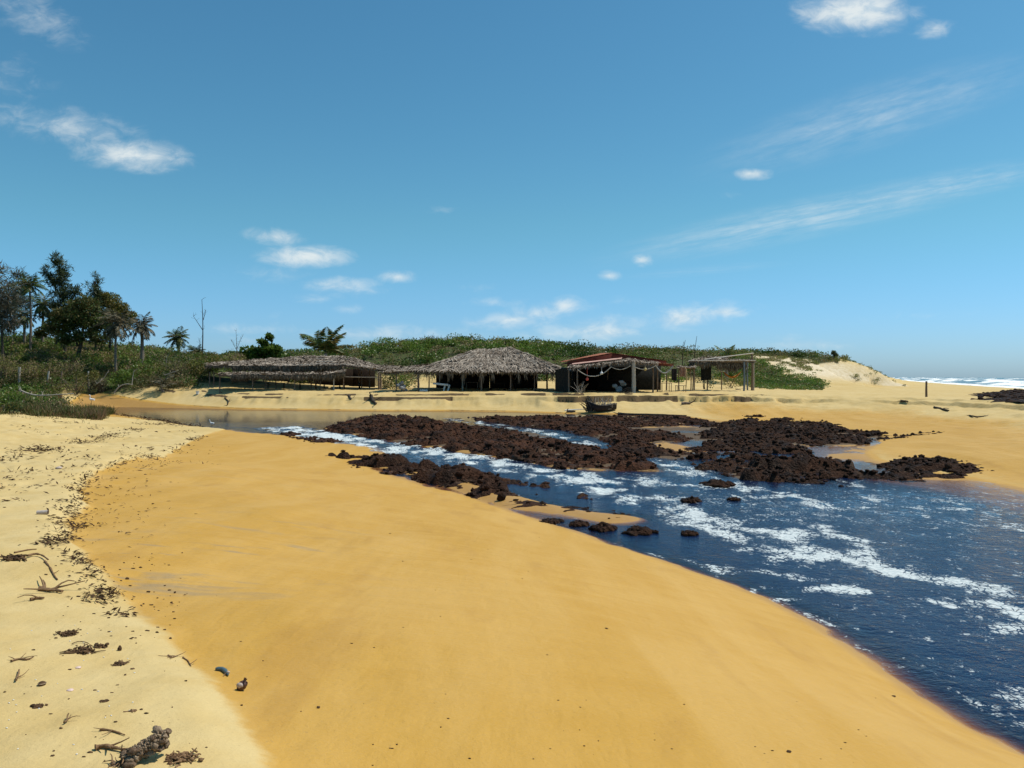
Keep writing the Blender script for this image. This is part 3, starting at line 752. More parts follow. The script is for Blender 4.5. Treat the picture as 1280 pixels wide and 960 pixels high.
# reef on the open beach far right
b = hit(1262, 497)
mb = MB()
def beachreef():
    pts = hits([(1216, 495), (1240, 500), (1275, 505), (1330, 507), (1380, 500), (1320, 489), (1262, 488)])
    return pts
BR = beachreef(); poly = [tuple(p[:2]) for p in BR]
P = np.array(poly); x0, y0 = P.min(0); x1, y1 = P.max(0)
X, Y = np.meshgrid(np.linspace(x0, x1, 300), np.linspace(y0, y1, 300), indexing='ij')
sd = sdist(X, Y, poly) + (fbm(X * 0.4, Y * 0.25, 131, 4) - 0.5) * 4
hz = 0.20 * ss(0, 1.5, sd) * (fbm(X * 0.9, Y * 0.5, 132, 4) * 1.5 - 0.15) + 0.12 * (1 - np.abs(vn(X * 1.6, Y * 0.8, 133) * 2 - 1)) + 0.2 * (fbm(X * 3.5, Y * 2, 134, 3) - .5) - 0.10
Z = terrain(X, Y) + np.where(sd > 0, hz, -0.2)
ii = np.arange(X.size).reshape(X.shape)
q = np.stack([ii[:-1, :-1], ii[1:, :-1], ii[1:, 1:], ii[:-1, 1:]], -1).reshape(-1, 4); q = q[(sd.ravel()[q] > 0).sum(1) >= 2]
use = np.unique(q); rm = np.full(X.size, -1); rm[use] = np.arange(len(use))
loc = np.array([P[:, 0].mean(), P[:, 1].mean(), gz(P[:, 0].mean(), P[:, 1].mean())])
sel = np.where((sd.ravel() > 0) & (hz.ravel() > 0))[0]
for i_ in rng.choice(sel, 1400):
    r = rng.uniform(.06, .17); lump(mb, np.array([X.ravel()[i_], Y.ravel()[i_], Z.ravel()[i_]]) - loc, (r * rng.uniform(.8, 1.8), r, r * rng.uniform(.4, .8)), ICO1, .5, 1.4)
mb.add(np.stack([X.ravel(), Y.ravel(), Z.ravel()], 1)[use] - loc, rm[q])
o = mesh_obj('rock_outcrop', mb, m_rock, None, False, {'warm': np.zeros(mb.n)}, tint=False); o.location = tuple(loc)
tag(o, 'flat dark rock reef on the open beach in front of the surf', 'rock outcrop')
# ================================================================== VEGETATION
m_bark = simple('palm_bark', (0.10, 0.08, 0.06), (0.26, 0.22, 0.17), 0.9, 0.1, 5, 0.6, 0.03, (1, 1, 3))
m_darkbark = simple('dark_bark', (0.035, 0.028, 0.022), (0.11, 0.09, 0.07), 0.9, 0.1, 5, 0.6, 0.03)
m_deadwood = simple('dead_wood', (0.22, 0.19, 0.15), (0.45, 0.40, 0.33), 0.9, 0.1, 6, 0.5, 0.02)
m_palmleaf = leafmat('palm_leaf', (0.022, 0.050, 0.018), (0.110, 0.170, 0.042), (0.20, 0.16, 0.06), 0.25, 0.8, 0.4, 0.12)
m_palmdull = leafmat('palm_leaf_dull', (0.029, 0.034, 0.021), (0.098, 0.101, 0.058), (0.195, 0.156, 0.091), 0.25, 0.8, 0.5, 0.35)
m_needle = leafmat('casuarina_needle', (0.030, 0.050, 0.020), (0.120, 0.145, 0.065), None, 0.3, 0.7)
m_needlepale = leafmat('casuarina_needle_pale', (0.047, 0.061, 0.041), (0.135, 0.155, 0.101), (0.189, 0.162, 0.121), 0.3, 0.7)
m_dark = leafmat('dark_leaf', (0.030, 0.056, 0.014), (0.120, 0.165, 0.036), (0.14, 0.12, 0.04), 0.25, 0.5)
m_sunleaf = leafmat('olive_leaf', (0.050, 0.066, 0.012), (0.20, 0.205, 0.042), (0.227, 0.174, 0.052), 0.3, 0.5)
m_scrub = leafmat('scrub_leaf', (0.050, 0.080, 0.014), (0.190, 0.225, 0.042), (0.24, 0.18, 0.085), 0.3, 0.28, 0.6, 0.36)
m_scrubleft = leafmat('scrub_leaf_dry', (0.066, 0.084, 0.018), (0.24, 0.245, 0.050), (0.30, 0.21, 0.12), 0.3, 0.35, 0.6, 0.42)
m_broad = leafmat('broad_leaf', (0.040, 0.075, 0.012), (0.150, 0.225, 0.035), None, 0.3, 0.6, 0.4)
m_grass = leafmat('bank_grass_leaf', (0.045, 0.062, 0.016), (0.155, 0.165, 0.042), (0.20, 0.125, 0.065), 0.3, 0.5, 0.6, 0.4)
m_creeper = leafmat('creeper_leaf', (0.036, 0.078, 0.012), (0.120, 0.204, 0.030), (0.192, 0.168, 0.060), 0.3, 0.3, 0.5, 0.15)
m_twig = simple('dry_twig', (0.13, 0.10, 0.075), (0.26, 0.21, 0.16), 0.9, 0.1, 8, 0, 0)

def bezpts(P, n=12):
    """smooth curve through the points"""
    P = np.asarray(P, float); k = np.arange(len(P)); t_ = np.linspace(0, len(P) - 1, n)
    out = np.stack([np.interp(t_, k, P[:, i]) for i in range(3)], 1)
    for _ in range(2):
        q = out.copy(); q[1:-1] = (out[:-2] + 2 * out[1:-1] + out[2:]) / 4; out = q
    return out

def frond(mb, base, azi, elev, L, droop, tint, pairs=15, lw=0.045, wind=0.0):
    n = 10
    s = np.linspace(0, 1, n)
    e = elev - droop * s ** 1.3
    stp = L / (n - 1)
    hor = np.concatenate([[0], np.cumsum(np.cos(e[:-1]) * stp)]); ver = np.concatenate([[0], np.cumsum(np.sin(e[:-1]) * stp)])
    pts = np.stack([base[0] + hor * math.cos(azi) - wind * L * s ** 2, base[1] + hor * math.sin(azi), base[2] + ver], 1)
    tube(mb, pts, np.linspace(0.035, 0.008, n), 4, tint, False)
    ss_ = np.linspace(0.12, 1.0, pairs)
    P = np.stack([np.interp(ss_, s, pts[:, i]) for i in range(3)], 1)
    T = nrm(np.stack([np.interp(ss_, s, np.gradient(pts[:, i])) for i in range(3)], 1))
    side = nrm(np.cross(T, np.array([0, 0, 1.0])) + 1e-4)
    upv = np.cross(side, T)
    ll = 0.30 * L * np.sin(np.clip(ss_ * 0.85 + 0.18, 0, 1) * pi) ** 0.6 + 0.05 * L
    for sg in (-1, 1):
        Dd = nrm(side * sg * 1.0 + T * 0.75 - upv * 0.15 + np.array([0, 0, -0.45]) + rng.normal(0, 0.10, P.shape))
        leaves(mb, P, Dd, ll, lw * 1.5 * (0.7 + L * 0.35), np.clip(tint + rng.normal(0, 0.1, pairs), 0, 1), N=upv + rng.normal(0, 0.2, P.shape))

def palm(name, label, d, foot, top, rad, m, nfr=19, trunk_r=0.13, lo=-0.5, tint=0.45, base_z=None, wind=0.05, pairs=15, group='coconut palms on the left hillside', lowfr=True, lw=0.05):
    if d < 80 and foot[0] < 290: d = 1.36 * d if d > 55 else d + 20
    f = up(*foot, d); c = up(*top, d)
    f[2] = min(f[2], gz(f[0], f[1]) + 0.0) if base_z is None else base_z
    f[2] = gz(f[0], f[1]) - 0.05
    r = rad / F * d
    root = thing(name, f, label, 'palm tree', group)
    mb = MB(); mid = (f + c) / 2 + np.array([rng.normal(0, 0.12), 0, 0])
    P = bezpts([f, mid, c], 9)
    tube(mb, P, np.linspace(trunk_r * 1.35, trunk_r * 0.75, 9), 8, 0.5, True, 0.06)
    mesh_obj('trunk', mb, m_bark, root, True)
    mb = MB()
    for k in range(nfr):
        q = (k + 0.5) / nfr
        el = R(82) - (R(82) - lo) * q ** 0.9 + rng.normal(0, 0.08)
        frond(mb, c + np.array([0, 0, 0.05]), k * 2.39996 + rng.normal(0, 0.2), el, r * rng.uniform(0.9, 1.15), R(62) * rng.uniform(0.7, 1.15), np.clip(tint + rng.normal(0, 0.12), 0, 1), pairs, lw, wind)
    if lowfr:
        for k in range(5):   # dead fronds hanging
            frond(mb, c, rng.uniform(0, 6.28), R(-35), r * 0.7, R(45), 0.95, 9, 0.04)
    mesh_obj('crown', mb, m, root, False)
    return root

palm('coconut_palm', 'tallest slim palm with a long pale bare trunk, between casuarinas', 61, (38, 424), (37, 358), 21, m_palmleaf, 24, 0.11, R(-25))
palm('coconut_palm', 'dark low palm under the tallest slim palm, thin crown toward the frame edge', 63, (31, 424), (30, 396), 17, m_palmleaf, 20, 0.13, R(-50), 0.3)
palm('coconut_palm', 'dark bushy palm in the gap right of the tallest slim palm', 64, (53, 426), (54, 381), 20, m_palmleaf, 26, 0.13, R(-70), 0.25)
palm('coconut_palm', 'dull brownish palm with drooping fronds, just right of the casuarina grove', 57, (145, 455), (146, 404), 26, m_palmdull, 24, 0.11, R(-55), 0.5)
palm('coconut_palm', 'dark palm with stiff upright fronds and a thick trunk, beside the dull brownish palm', 59, (177, 452), (177, 409), 22, m_palmdull, 22, 0.17, R(-40), 0.15)
palm('coconut_palm', 'short round headed palm standing alone against the sky on the hillside', 74, (222, 446), (222, 423), 17, m_palmleaf, 26, 0.20, R(-35), 0.4)
palm('coconut_palm', 'very small distant palm seen in the gap between two hillside palms', 120, (163, 443), (163, 430), 5, m_palmleaf, 12, 0.08, R(-20), 0.3, pairs=8, lowfr=False)
palm('coconut_palm', 'low dark palm bush at the foot of the tall dead tree', 76, (245, 452), (245, 441), 13, m_palmleaf, 18, 0.15, R(0), 0.2, lowfr=False)
palm('coconut_palm', 'young stemless palm with tall upright fronds behind the double thatched shelter', 84, (408, 452), (407, 441), 40, m_palmleaf, 12, 0.2, R(28), 0.40, pairs=30, wind=-0.04, lw=0.06, group='palms behind the huts', lowfr=False)
palm('coconut_palm', 'young palm with a few arching fronds behind the hammock shelter', 95, (908, 455), (907, 447), 22, m_palmleaf, 7, 0.2, R(25), 0.4, pairs=16, wind=0.0, group='palms behind the huts', lowfr=False)
palm('coconut_palm', 'small sprawling palm with bent dry fronds low on the river bank', 52, (205, 489), (203, 482), 20, m_palmdull, 12, 0.10, R(0), 0.7, pairs=12, lowfr=False)

def wisps(mb, C, spread, n, L, W, tint, droop=0.2, upb=0.0):
    """feathery casuarina sprays round branch points"""
    C = np.asarray(C, float); k = rng.integers(0, len(C), n)
    P = C[k] + rng.normal(0, 1, (n, 3)) * np.asarray(spread)
    D = rng.normal(0, 0.7, (n, 3)) + np.array([0.0, 0, upb - droop])
    leaves(mb, P, D, L * rng.uniform(0.6, 1.4, n), W * rng.uniform(0.7, 1.3, n), np.clip(tint + rng.normal(0, 0.13, n), 0, 1))

def limbtree(name, label, d, cat, m, stems, blobs, leaf, tr=0.16, group='trees on the left hillside', bark=None, ground_snap=True):
    """stems: lists of photo points; blobs: (px,py,rx,ry,n) foliage masses round limbs; depth follows the width"""
    if d < 70 and stems[0][0][0] < 290: d *= 1.36
    f = up(*stems[0][0], d)
    f[2] = gz(f[0], d) - 0.05
    root = thing(name, f, label, cat, group)
    mb = MB()
    for k, st in enumerate(stems):
        P = np.array([up(a, b, d) for a, b in st])
        if k == 0: P[0] = f
        P[1:, 1] += rng.normal(0, 0.35, len(P) - 1)
        P = bezpts(P, 8)
        r0 = tr * (1 if k == 0 else 0.5)
        tube(mb, P, np.linspace(r0, r0 * 0.3, 8), 7, 0.5, True, 0.08)
    # small limbs reaching into every mass
    trunkP = [up(a, b, d) for st in stems for a, b in st[1:]]
    for px, py, rx, ry, n in blobs:
        c = up(px, py, d); q = min(trunkP, key=lambda p: np.linalg.norm(p - c))
        bar(mb, q, c, tr * 0.28, 0.02, 5, 0.5, 5, 0.1)
    mesh_obj('trunk', mb, bark or m_darkbark, root, True)
    mb = MB(); kind, L, W, tint = leaf; L *= 1.3; W *= 1.35
    for px, py, rx, ry, n in blobs:
        c = up(px, py, d); r = np.array([rx, (rx + ry) * 0.5, ry]) / F * d
        c[1] += rng.normal(0, 0.25) * r[1]
        if kind == 'wisp':
            n = int(n * 1.9); sub = c + rng.normal(0, 0.46, (max(5, n // 28), 3)) * r
            wisps(mb, sub, r.mean() * 0.24, n, L, W, tint, 0.1, 0.35)
        else:
            for _ in range(max(4, n // 34)):
                sc = c + nrm(rng.normal(0, 1, 3)) * r * rng.uniform(0.25, 0.85)
                clump(mb, sc, r * rng.uniform(0.28, 0.46), 70, L, W, np.clip(tint + rng.normal(0, 0.12), 0, 1))
    mesh_obj('crown', mb, m, root, False)
    return root

limbtree('casuarina_tree', 'pale feathery casuarina cut by the frame edge', 58, 'tree', m_needlepale, [[(4, 440), (3, 400), (-4, 350)], [(3, 400), (8, 370)]],
         [(-8, 345, 12, 14, 300), (0, 370, 13, 18, 420), (2, 395, 13, 16, 330), (10, 380, 8, 14, 170), (-14, 380, 14, 25, 350), (6, 410, 10, 10, 160)], ('wisp', 0.55, 0.06, 0.45), 0.13)
limbtree('casuarina_tree', 'thin pale casuarina directly behind the tallest slim palm', 66, 'tree', m_needlepale, [[(18, 436), (19, 400), (21, 345)], [(19, 390), (28, 362)]],
         [(21, 348, 7, 10, 150), (22, 366, 9, 12, 260), (26, 380, 9, 11, 240), (16, 384, 7, 13, 170), (14, 404, 6, 10, 110)], ('wisp', 0.5, 0.06, 0.4), 0.11)
limbtree('casuarina_tree', 'tallest casuarina with a spiky top and one branch reaching out toward the palm', 60, 'tree', m_needle, [[(82, 440), (80, 400), (76, 360), (74, 325)], [(78, 375), (66, 352), (57, 338)], [(80, 395), (92, 372)], [(79, 385), (70, 378)]],
         [(73, 327, 6, 8, 170), (76, 340, 8, 9, 230), (78, 353, 8, 9, 240), (57, 338, 3, 6, 70), (62, 348, 5, 5, 110), (68, 354, 5, 5, 110), (80, 368, 11, 9, 300), (86, 382, 13, 9, 330), (72, 382, 7, 7, 170), (80, 398, 17, 10, 330), (93, 366, 6, 5, 130), (66, 398, 8, 8, 160)],
         ('wisp', 0.42, 0.055, 0.32), 0.16)
limbtree('broadleaf_tree', 'dark bushy tree with a leaning forked trunk, right of the tallest casuarina', 59, 'tree', m_dark, [[(94, 452), (99, 428), (106, 405), (112, 385)], [(97, 432), (88, 415), (84, 400)], [(104, 410), (118, 395)]],
         [(78, 398, 16, 13, 700), (70, 410, 12, 10, 420), (92, 392, 18, 16, 1000), (108, 382, 16, 14, 900), (104, 402, 20, 13, 900), (86, 408, 13, 10, 500), (120, 404, 14, 12, 600), (116, 420, 13, 10, 450), (97, 421, 12, 9, 380), (84, 424, 12, 9, 380), (128, 424, 12, 9, 380)], ('leaf', 0.19, 0.10, 0.40), 0.22)
limbtree('casuarina_tree', 'small spired casuarina rising above the dark bushy tree', 63, 'tree', m_needle, [[(119, 440), (119, 400), (119, 352)]],
         [(119, 354, 4, 8, 120), (118, 365, 6, 6, 140), (124, 368, 4, 6, 90), (120, 378, 12, 9, 330), (114, 388, 12, 9, 280)], ('wisp', 0.4, 0.055, 0.35), 0.12)
limbtree('broadleaf_tree', 'wind shaped tree with a smooth sloping sunlit crown at the edge of the grove', 63, 'tree', m_sunleaf, [[(137, 450), (136, 420), (135, 395)], [(136, 415), (152, 400)], [(136, 410), (124, 396)]],
         [(126, 373, 14, 11, 800), (138, 377, 15, 11, 900), (150, 386, 14, 11, 900), (160, 395, 10, 8, 500), (146, 395, 14, 10, 600), (166, 402, 6, 5, 250), (133, 394, 16, 11, 700), (148, 402, 14, 9, 600), (134, 412, 15, 10, 500), (122, 392, 9, 12, 350)], ('leaf', 0.17, 0.08, 0.5), 0.17)
limbtree('broadleaf_tree', 'dark rounded understory tree below the dark bushy palm', 62, 'tree', m_dark, [[(66, 440), (66, 420), (68, 408)]], [(62, 412, 14, 9, 450), (76, 418, 12, 9, 380), (48, 415, 10, 8, 260)], ('leaf', 0.18, 0.09, 0.3), 0.13)
limbtree('sea_almond_tree', 'broad leaved dark green tree with a topknot behind the double thatched shelter', 86, 'tree', m_broad, [[(335, 456), (335, 442), (338, 424)], [(335, 446), (318, 440)], [(336, 446), (352, 440)]],
         [(338, 422, 5, 3, 70), (331, 428, 8, 4, 150), (322, 438, 18, 6, 420), (345, 438, 17, 6, 380), (310, 444, 14, 6, 260), (332, 446, 24, 6, 480)], ('leaf', 0.30, 0.20, 0.38), 0.16, group='trees behind the huts')
limbtree('broadleaf_tree', 'dark round topped tree on the ridge above the gap between thatch and tiles', 108, 'tree', m_dark, [[(691, 449), (691, 438)]], [(690, 433, 13, 6, 420), (680, 438, 10, 5, 220), (703, 437, 10, 5, 230)], ('leaf', 0.26, 0.15, 0.3), 0.15, group='trees behind the huts')
limbtree('broadleaf_tree', 'bright green spreading tree on the ridge above the thatched peak', 104, 'tree', m_broad, [[(646, 446), (646, 434)]], [(640, 428, 9, 4, 220), (652, 430, 9, 4, 220), (660, 434, 8, 4, 160), (634, 434, 9, 4, 170)], ('leaf', 0.26, 0.16, 0.7), 0.14, group='trees behind the huts')
limbtree('dune_bush', 'single dark purple bush on the crest of the sandy dune', 129, 'bush', m_needle, [[(1042, 448), (1042, 441)]], [(1041, 441, 5, 3, 120), (1045, 443, 4, 2.2, 80)], ('leaf', 0.22, 0.10, 0.7), 0.1, group='bushes on the dunes')

def bare_tree(label, d, stems, r, twigs=14, group=None, m=None):
    if d < 80: d *= 1.25
    f = up(*stems[0][0], d); f[2] = gz(f[0], d) - 0.05
    mb = MB()
    for k, st in enumerate(stems):
        P = np.array([up(a, b, d) for a, b in st]); P[1:, 1] += rng.normal(0, 0.15, len(P) - 1)
        if k == 0: P[0] = f
        P = bezpts(P, 9); rr = r * (1 if k == 0 else 0.5)
        tube(mb, P, np.linspace(rr, rr * 0.28, 9), 6, 0.3, True, 0.1)
        for _ in range(twigs):
            i = rng.integers(3, 9); q = P[i]
            e = q + nrm(rng.normal(0, 1, 3) + np.array([0, 0, 1.2])) * rng.uniform(0.2, 0.9) * (r * 8)
            bar(mb, q, e, rr * 0.22, 0.008, 4, 0.4, 4, 0.05)
    return single('dead_tree', mb, m or m_darkbark, f, label, 'dead tree', group)

bare_tree('tall leafless dead tree standing alone on the hillside', 74, [[(253, 452), (253, 425), (254, 400), (254, 375)], [(253, 412), (246, 402), (241, 395)], [(249, 448), (250, 424)], [(254, 400), (256, 388)]], 0.085, 8)
bare_tree('greyish bare branched tree behind the end of the double thatched shelter', 90, [[(296, 452), (296, 436), (295, 414)], [(296, 436), (302, 420)], [(296, 438), (289, 424)]], 0.05, 22, None, m_twig)
bare_tree('thin bare pole of a dead tree above the red tiled roof end', 97, [[(853, 455), (853, 440), (857, 425)], [(853, 434), (855, 426)]], 0.07, 2)
bare_tree('slanting bare dead stem left of the young palm behind the hammock shelter', 99, [[(867, 455), (868, 440), (871, 420)]], 0.07, 3)
bare_tree('pale bare snag with a crooked top among the bank scrub', 63, [[(207, 470), (207, 455), (208, 447), (213, 440)]], 0.05, 4, None, m_deadwood)

# fallen and leaning dead wood in the bank scrub
def stickthing(name, label, cat, d, pts, r, m=None, twigs=0, group=None):
    P = np.array([up(a, b, d) for a, b in pts]); g = gz(P[0][0], d)
    mb = MB(); tube(mb, bezpts(P, 9), np.linspace(r, r * 0.5, 9), 6, 0.6, True, 0.12)
    for _ in range(twigs):
        q = P[rng.integers(0, len(P))]; bar(mb, q, q + nrm(rng.normal(0, 1, 3) + np.array([0, 0, .6])) * rng.uniform(.2, .5), r * .4, .008, 4, 0.6, 4, .04)
    return single(name, mb, m or m_deadwood, (P[0][0], d, min(g, P[:, 2].min())), label, cat, group)
stickthing('dead_branch', 'pale dead branch slanting out of the bank scrub toward the palms', 'branch', 74, [(206, 469), (214, 466), (223, 463)], 0.045, None, 4)
stickthing('dead_branch', 'bleached fallen branch lying along the foot of the fence scrub', 'branch', 45.0, [(24, 487), (38, 494), (52, 494.5), (68, 493.5), (92, 492)], 0.05, None, 10)
stickthing('dead_branch', 'twisted pale root arching over the sand at the bank scrub', 'branch', 71.5, [(143, 491), (148, 483), (158, 479), (166, 481)], 0.06, None, 2)
stickthing('dead_branch', 'pale leaning trunk stub beside the reddish dead leaf tangle', 'branch', 72, [(121, 480), (129, 474), (134, 466)], 0.05, m_deadwood, 6)
stickthing('dead_branch', 'short upright pale snag in the scrub above the sprawling palm', 'branch', 72, [(165, 480), (166, 470), (168, 463)], 0.045, None, 3)

# ---- scrub you can tell apart, left bank (each its own bush)
def bush(label, px, py_foot, d, w, h, m, n, L, W, tint, name='shrub', cat='shrub', group='shrubs on the left bank', twiggy=0.0):
    if px < 290 and d >= 47: d = d * 0.45 + 50; n = int(n * 1.6); L *= 1.25; W *= 1.25
    x = (px - CX) / F * d; z = gz(x, d)
    rw, rh = w / F * d, h / F * d
    root = thing(name, (x, d, z), label, cat, group)
    mb = MB()
    for k in range(5):
        e = np.array([x, d, z]) + np.array([rng.normal(0, rw * 0.5), rng.normal(0, rw * 0.3), rh * rng.uniform(0.6, 1.0)])
        bar(mb, (x + rng.normal(0, .05), d, z - 0.05), e, 0.03, 0.01, 5, 0.5, 5, 0.06)
    for k in range(int(26 * twiggy)):
        p = np.array([x, d, z]) + np.array([rng.normal(0, rw * 0.15), rng.normal(0, rw * .15), rh * rng.uniform(.1, .3)])
        bar(mb, p, p + np.array([rng.normal(0, rw * .7), rng.normal(0, rw * .5), rh * rng.uniform(.6, 1.0)]), 0.016, 0.006, 4, 0.9, 4, .06)
    mesh_obj('stem', mb, m_darkbark, root, False)
    mb = MB()
    for k in range(max(6, n // 80)):
        c = np.array([x, d, z]) + np.array([rng.uniform(-1, 1) * rw * 0.8, rng.uniform(-1, 1) * rw * 0.6, rh * rng.uniform(0.2, 0.85)])
        clump(mb, c, (rw * 0.34, rw * 0.34, rh * 0.26), 80, L, W, np.clip(tint + rng.normal(0, 0.14), 0, 1), 0.3)
    mesh_obj('crown', mb, m, root, False)
BU = [('bright green shrub at the frame edge below the fence line', 8, 0, 44, 16, 26, m_broad, 900, .14, .08, .5, 0),
      ('dark shadowy shrub at the frame edge just above the bank grass', 14, 0, 42.5, 16, 14, m_dark, 600, .13, .07, .3, 0),
      ('brownish twiggy bush between the two middle fence posts', 95, 0, 48, 16, 20, m_scrubleft, 500, .10, .05, .75, 1),
      ('reddish brown tangle of dead leaves beside the fence end post', 125, 0, 51.5, 9, 17, m_palmdull, 320, .22, .06, .95, 1),
      ('fresh green clump of long leaves right of the reddish tangle', 150, 0, 53, 15, 22, m_broad, 700, .22, .07, .6, 0),
      ('rounded olive bush right behind the fence end post', 112, 0, 52, 16, 26, m_sunleaf, 900, .12, .06, .5, 0),
      ('grey brown leafless looking bush on the open slope below the short round palm', 222, 0, 60, 22, 28, m_scrubleft, 700, .10, .04, .8, 1.6),
      ('dense green bush at the end of the bank sand before the thatched shelter', 248, 0, 60, 14, 24, m_sunleaf, 1000, .12, .07, .55, 0),
      ('very dark low bush beside the white bucket', 247, 0, 59, 8, 9, m_dark, 380, .11, .06, .1, 0),
      ('olive green bush leaning against the thin posts of the thatched shelter', 262, 0, 63, 13, 30, m_sunleaf, 900, .13, .07, .6, 0),
      ('pale olive bush in front of the leaning forked tree', 88, 0, 55, 20, 30, m_scrubleft, 900, .12, .06, .5, .4),
      ('yellowish bush on the slope under the tallest slim palm', 35, 0, 54, 22, 28, m_scrubleft, 1000, .12, .06, .7, 0),
      ('brown dry bush high on the slope at the frame edge', 5, 0, 55, 16, 32, m_scrubleft, 800, .11, .05, .85, .8),
      ('shadowed dark bush on the bank edge under the sprawling palm', 178, 0, 52, 18, 12, m_dark, 700, .12, .06, .35, 0),
      ('orange tinted dry bush in front of the broad leaved tree', 289, 0, 76, 22, 18, m_scrubleft, 700, .14, .08, .8, 0)]
for lab, px, pf, d, wv_, hv, m, n, L_, W_, ti, tw in BU: bush(lab, px, pf, d, wv_, hv, m, n, L_, W_, ti, twiggy=tw)
bush('dense green shrub filling the gap between the two thatched shelters', 500, 0, 74, 26, 24, m_broad, 1300, .17, .10, .45, group='shrubs behind the huts')
bush('small dark weed clump under the hammock shelter roof', 880, 0, 78, 12, 24, m_dark, 600, .15, .08, .3, group='shrubs behind the huts')
bush('yellow green shrub behind the bowed hammock', 915, 0, 84, 26, 14, m_sunleaf, 800, .16, .08, .8, group='shrubs behind the huts')

# ---- the rest of the scrub, one mass nobody could count
def scatter(n, fn, xr, yr):
    x = rng.uniform(*xr, n); y = rng.uniform(*yr, n)
    k = fn(x, y); return x[k], y[k]
def scrubmass(name, label, cat, X, Y, m, rmin, rmax, nl, L, W, flat=0.7, stems=True, tint=0.5):
    mb = MB(); Z = terrain(X, Y)
    tn = fbm(X * 0.11, Y * 0.11, 140, 3)
    for x, y, z, q in zip(X, Y, Z, tn):
        r = rng.uniform(rmin, rmax) * (0.7 + 0.8 * rng.random() ** 3)
        ti = np.clip(tint + (q - 0.5) * 2.2 + rng.normal(0, 0.16), 0.02, 0.98)
        k = 3
        for _ in range(k):
            c = np.array([x + rng.normal(0, r * .45), y + rng.normal(0, r * .45), z + r * flat * rng.uniform(0.25, 0.8)])
            clump(mb, c, (r * .62, r * .62, r * flat * .55), max(8, int(nl * r / rmax)), L, W, ti, 0.3)
    o = mesh_obj(name, mb, m, None, False)
    return tag(o, label, cat, None, 'stuff')

def infov(x, y): return (x / y > -0.74) & (x / y < 0.55)
X, Y = scatter(9000, lambda x, y: infov(x, y) & (((sdist(x, y, FAR) > 3.4) & (x < -0.392 * y)) | ((x / y < -0.56) & (y > 47))), (-76, -24), (46, 103))
kk = (rng.random(len(X)) < np.where(Y < 70, 0.5, 1.0)); X, Y = X[kk][:2500], Y[kk][:2500]
scrubmass('hillside_scrub', 'tangled olive and brown scrub covering the left hillside', 'scrub', X[:1500], Y[:1500], m_scrubleft, 0.45, 1.05, 52, 0.17, 0.085, 0.75)
scrubmass('green_undergrowth', 'fresh green leafy undergrowth mixed into the hillside scrub', 'scrub', X[1500:2150], Y[1500:2150], m_broad, 0.4, 1.1, 56, 0.22, 0.12, 0.85)
scrubmass('dry_undergrowth', 'dry straw coloured brush between the hillside bushes', 'scrub', X[2150:], Y[2150:], m_grass, 0.3, 0.8, 50, 0.30, 0.035, 0.9, tint=0.9)
def hillok(x, y):
    zz, sn, sf, L, hm, rf = terrain(x, y, True)
    dune = (x > 37 + 8 * (fbm(x * 0.1, y * 0.1, 46) - 0.5)) & ((y < 127 + 6 * (fbm(x * 0.12, y * 0.12, 45) - 0.5)) | (x > 55))
    return infov(x, y) & (hm > 0.10) & (y > 80) & ~dune & (rng.random(len(x)) < 0.35 + hm)
X, Y = scatter(7500, hillok, (-60, 66), (80, 150))
kk = (X < 48) | (rng.random(len(X)) < 0.5); X, Y = X[kk], Y[kk]
scrubmass('dune_scrub', 'low green and brown scrub covering the dunes behind the huts', 'scrub', X[:2500], Y[:2500], m_scrub, 0.5, 1.5, 44, 0.24, 0.15, 0.62)
scrubmass('dune_thicket', 'glossy dark green thickets among the scrub behind the huts', 'scrub', *[q[(fbm(X * .13, Y * .13, 145, 3) > .5)][-750:] for q in (X, Y)], m_broad, 0.7, 1.5, 120, 0.24, 0.16, 0.55)
# bright creeper at the foot of the dune
def crok(x, y):
    d_ = np.exp(-(((x - 33.5) / 8.0) ** 2 + ((y - 93) / 10) ** 2)) * 1.2 * fbm(x * 0.25, y * 0.25, 150, 3) * 1.4
    return (rng.random(len(x)) < d_ * 1.3) & (x > 26) & (x < 0.385 * y)
X, Y = scatter(5200, crok, (24, 52), (80, 112))
scrubmass('dune_creeper', 'bright green creeper sprawling over pale sand at the foot of the dune', 'ground cover', X[:1300], Y[:1300], m_creeper, 0.25, 0.7, 26, 0.18, 0.11, 0.42)
X, Y = scatter(2600, lambda x, y: infov(x, y) & (terrain(x, y, True)[4] > 0.25) & (x > 36) & (rng.random(len(x)) < 0.8 * (fbm(x * .22, y * .22, 160, 3) > 0.54)), (36, 64), (100, 132))
scrubmass('dune_tufts', 'sparse dry tufts on the sandy face of the dune', 'ground cover', X[:420], Y[:420], m_scrub, 0.2, 0.55, 22, 0.18, 0.09, 0.55, tint=0.6)
# bare twiggy tops along the ridge
mb = MB()
for a, b, d in [(470, 432, 110), (490, 428, 108), (505, 427, 107), (538, 424, 106), (552, 424, 106), (600, 428, 105), (615, 429, 106), (625, 428, 106), (360, 443, 103), (375, 441, 103), (385, 442, 104), (820, 437, 124), (830, 437, 124), (300, 440, 92)]:
    c = up(a, b, d)
    for k in range(26):
        p = c + np.array([rng.normal(0, .8), rng.normal(0, .6), -0.6 + rng.normal(0, .15)])
        bar(mb, p, p + nrm(rng.normal(0, .5, 3) + np.array([0, 0, 1.3])) * rng.uniform(.5, 1.3), 0.03, 0.012, 3, 0.5, 3, .06)
o = mesh_obj('bare_twigs', mb, m_twig, None, False); tag(o, 'bare grey twigs poking above the scrub along the ridge', 'scrub', None, 'stuff')
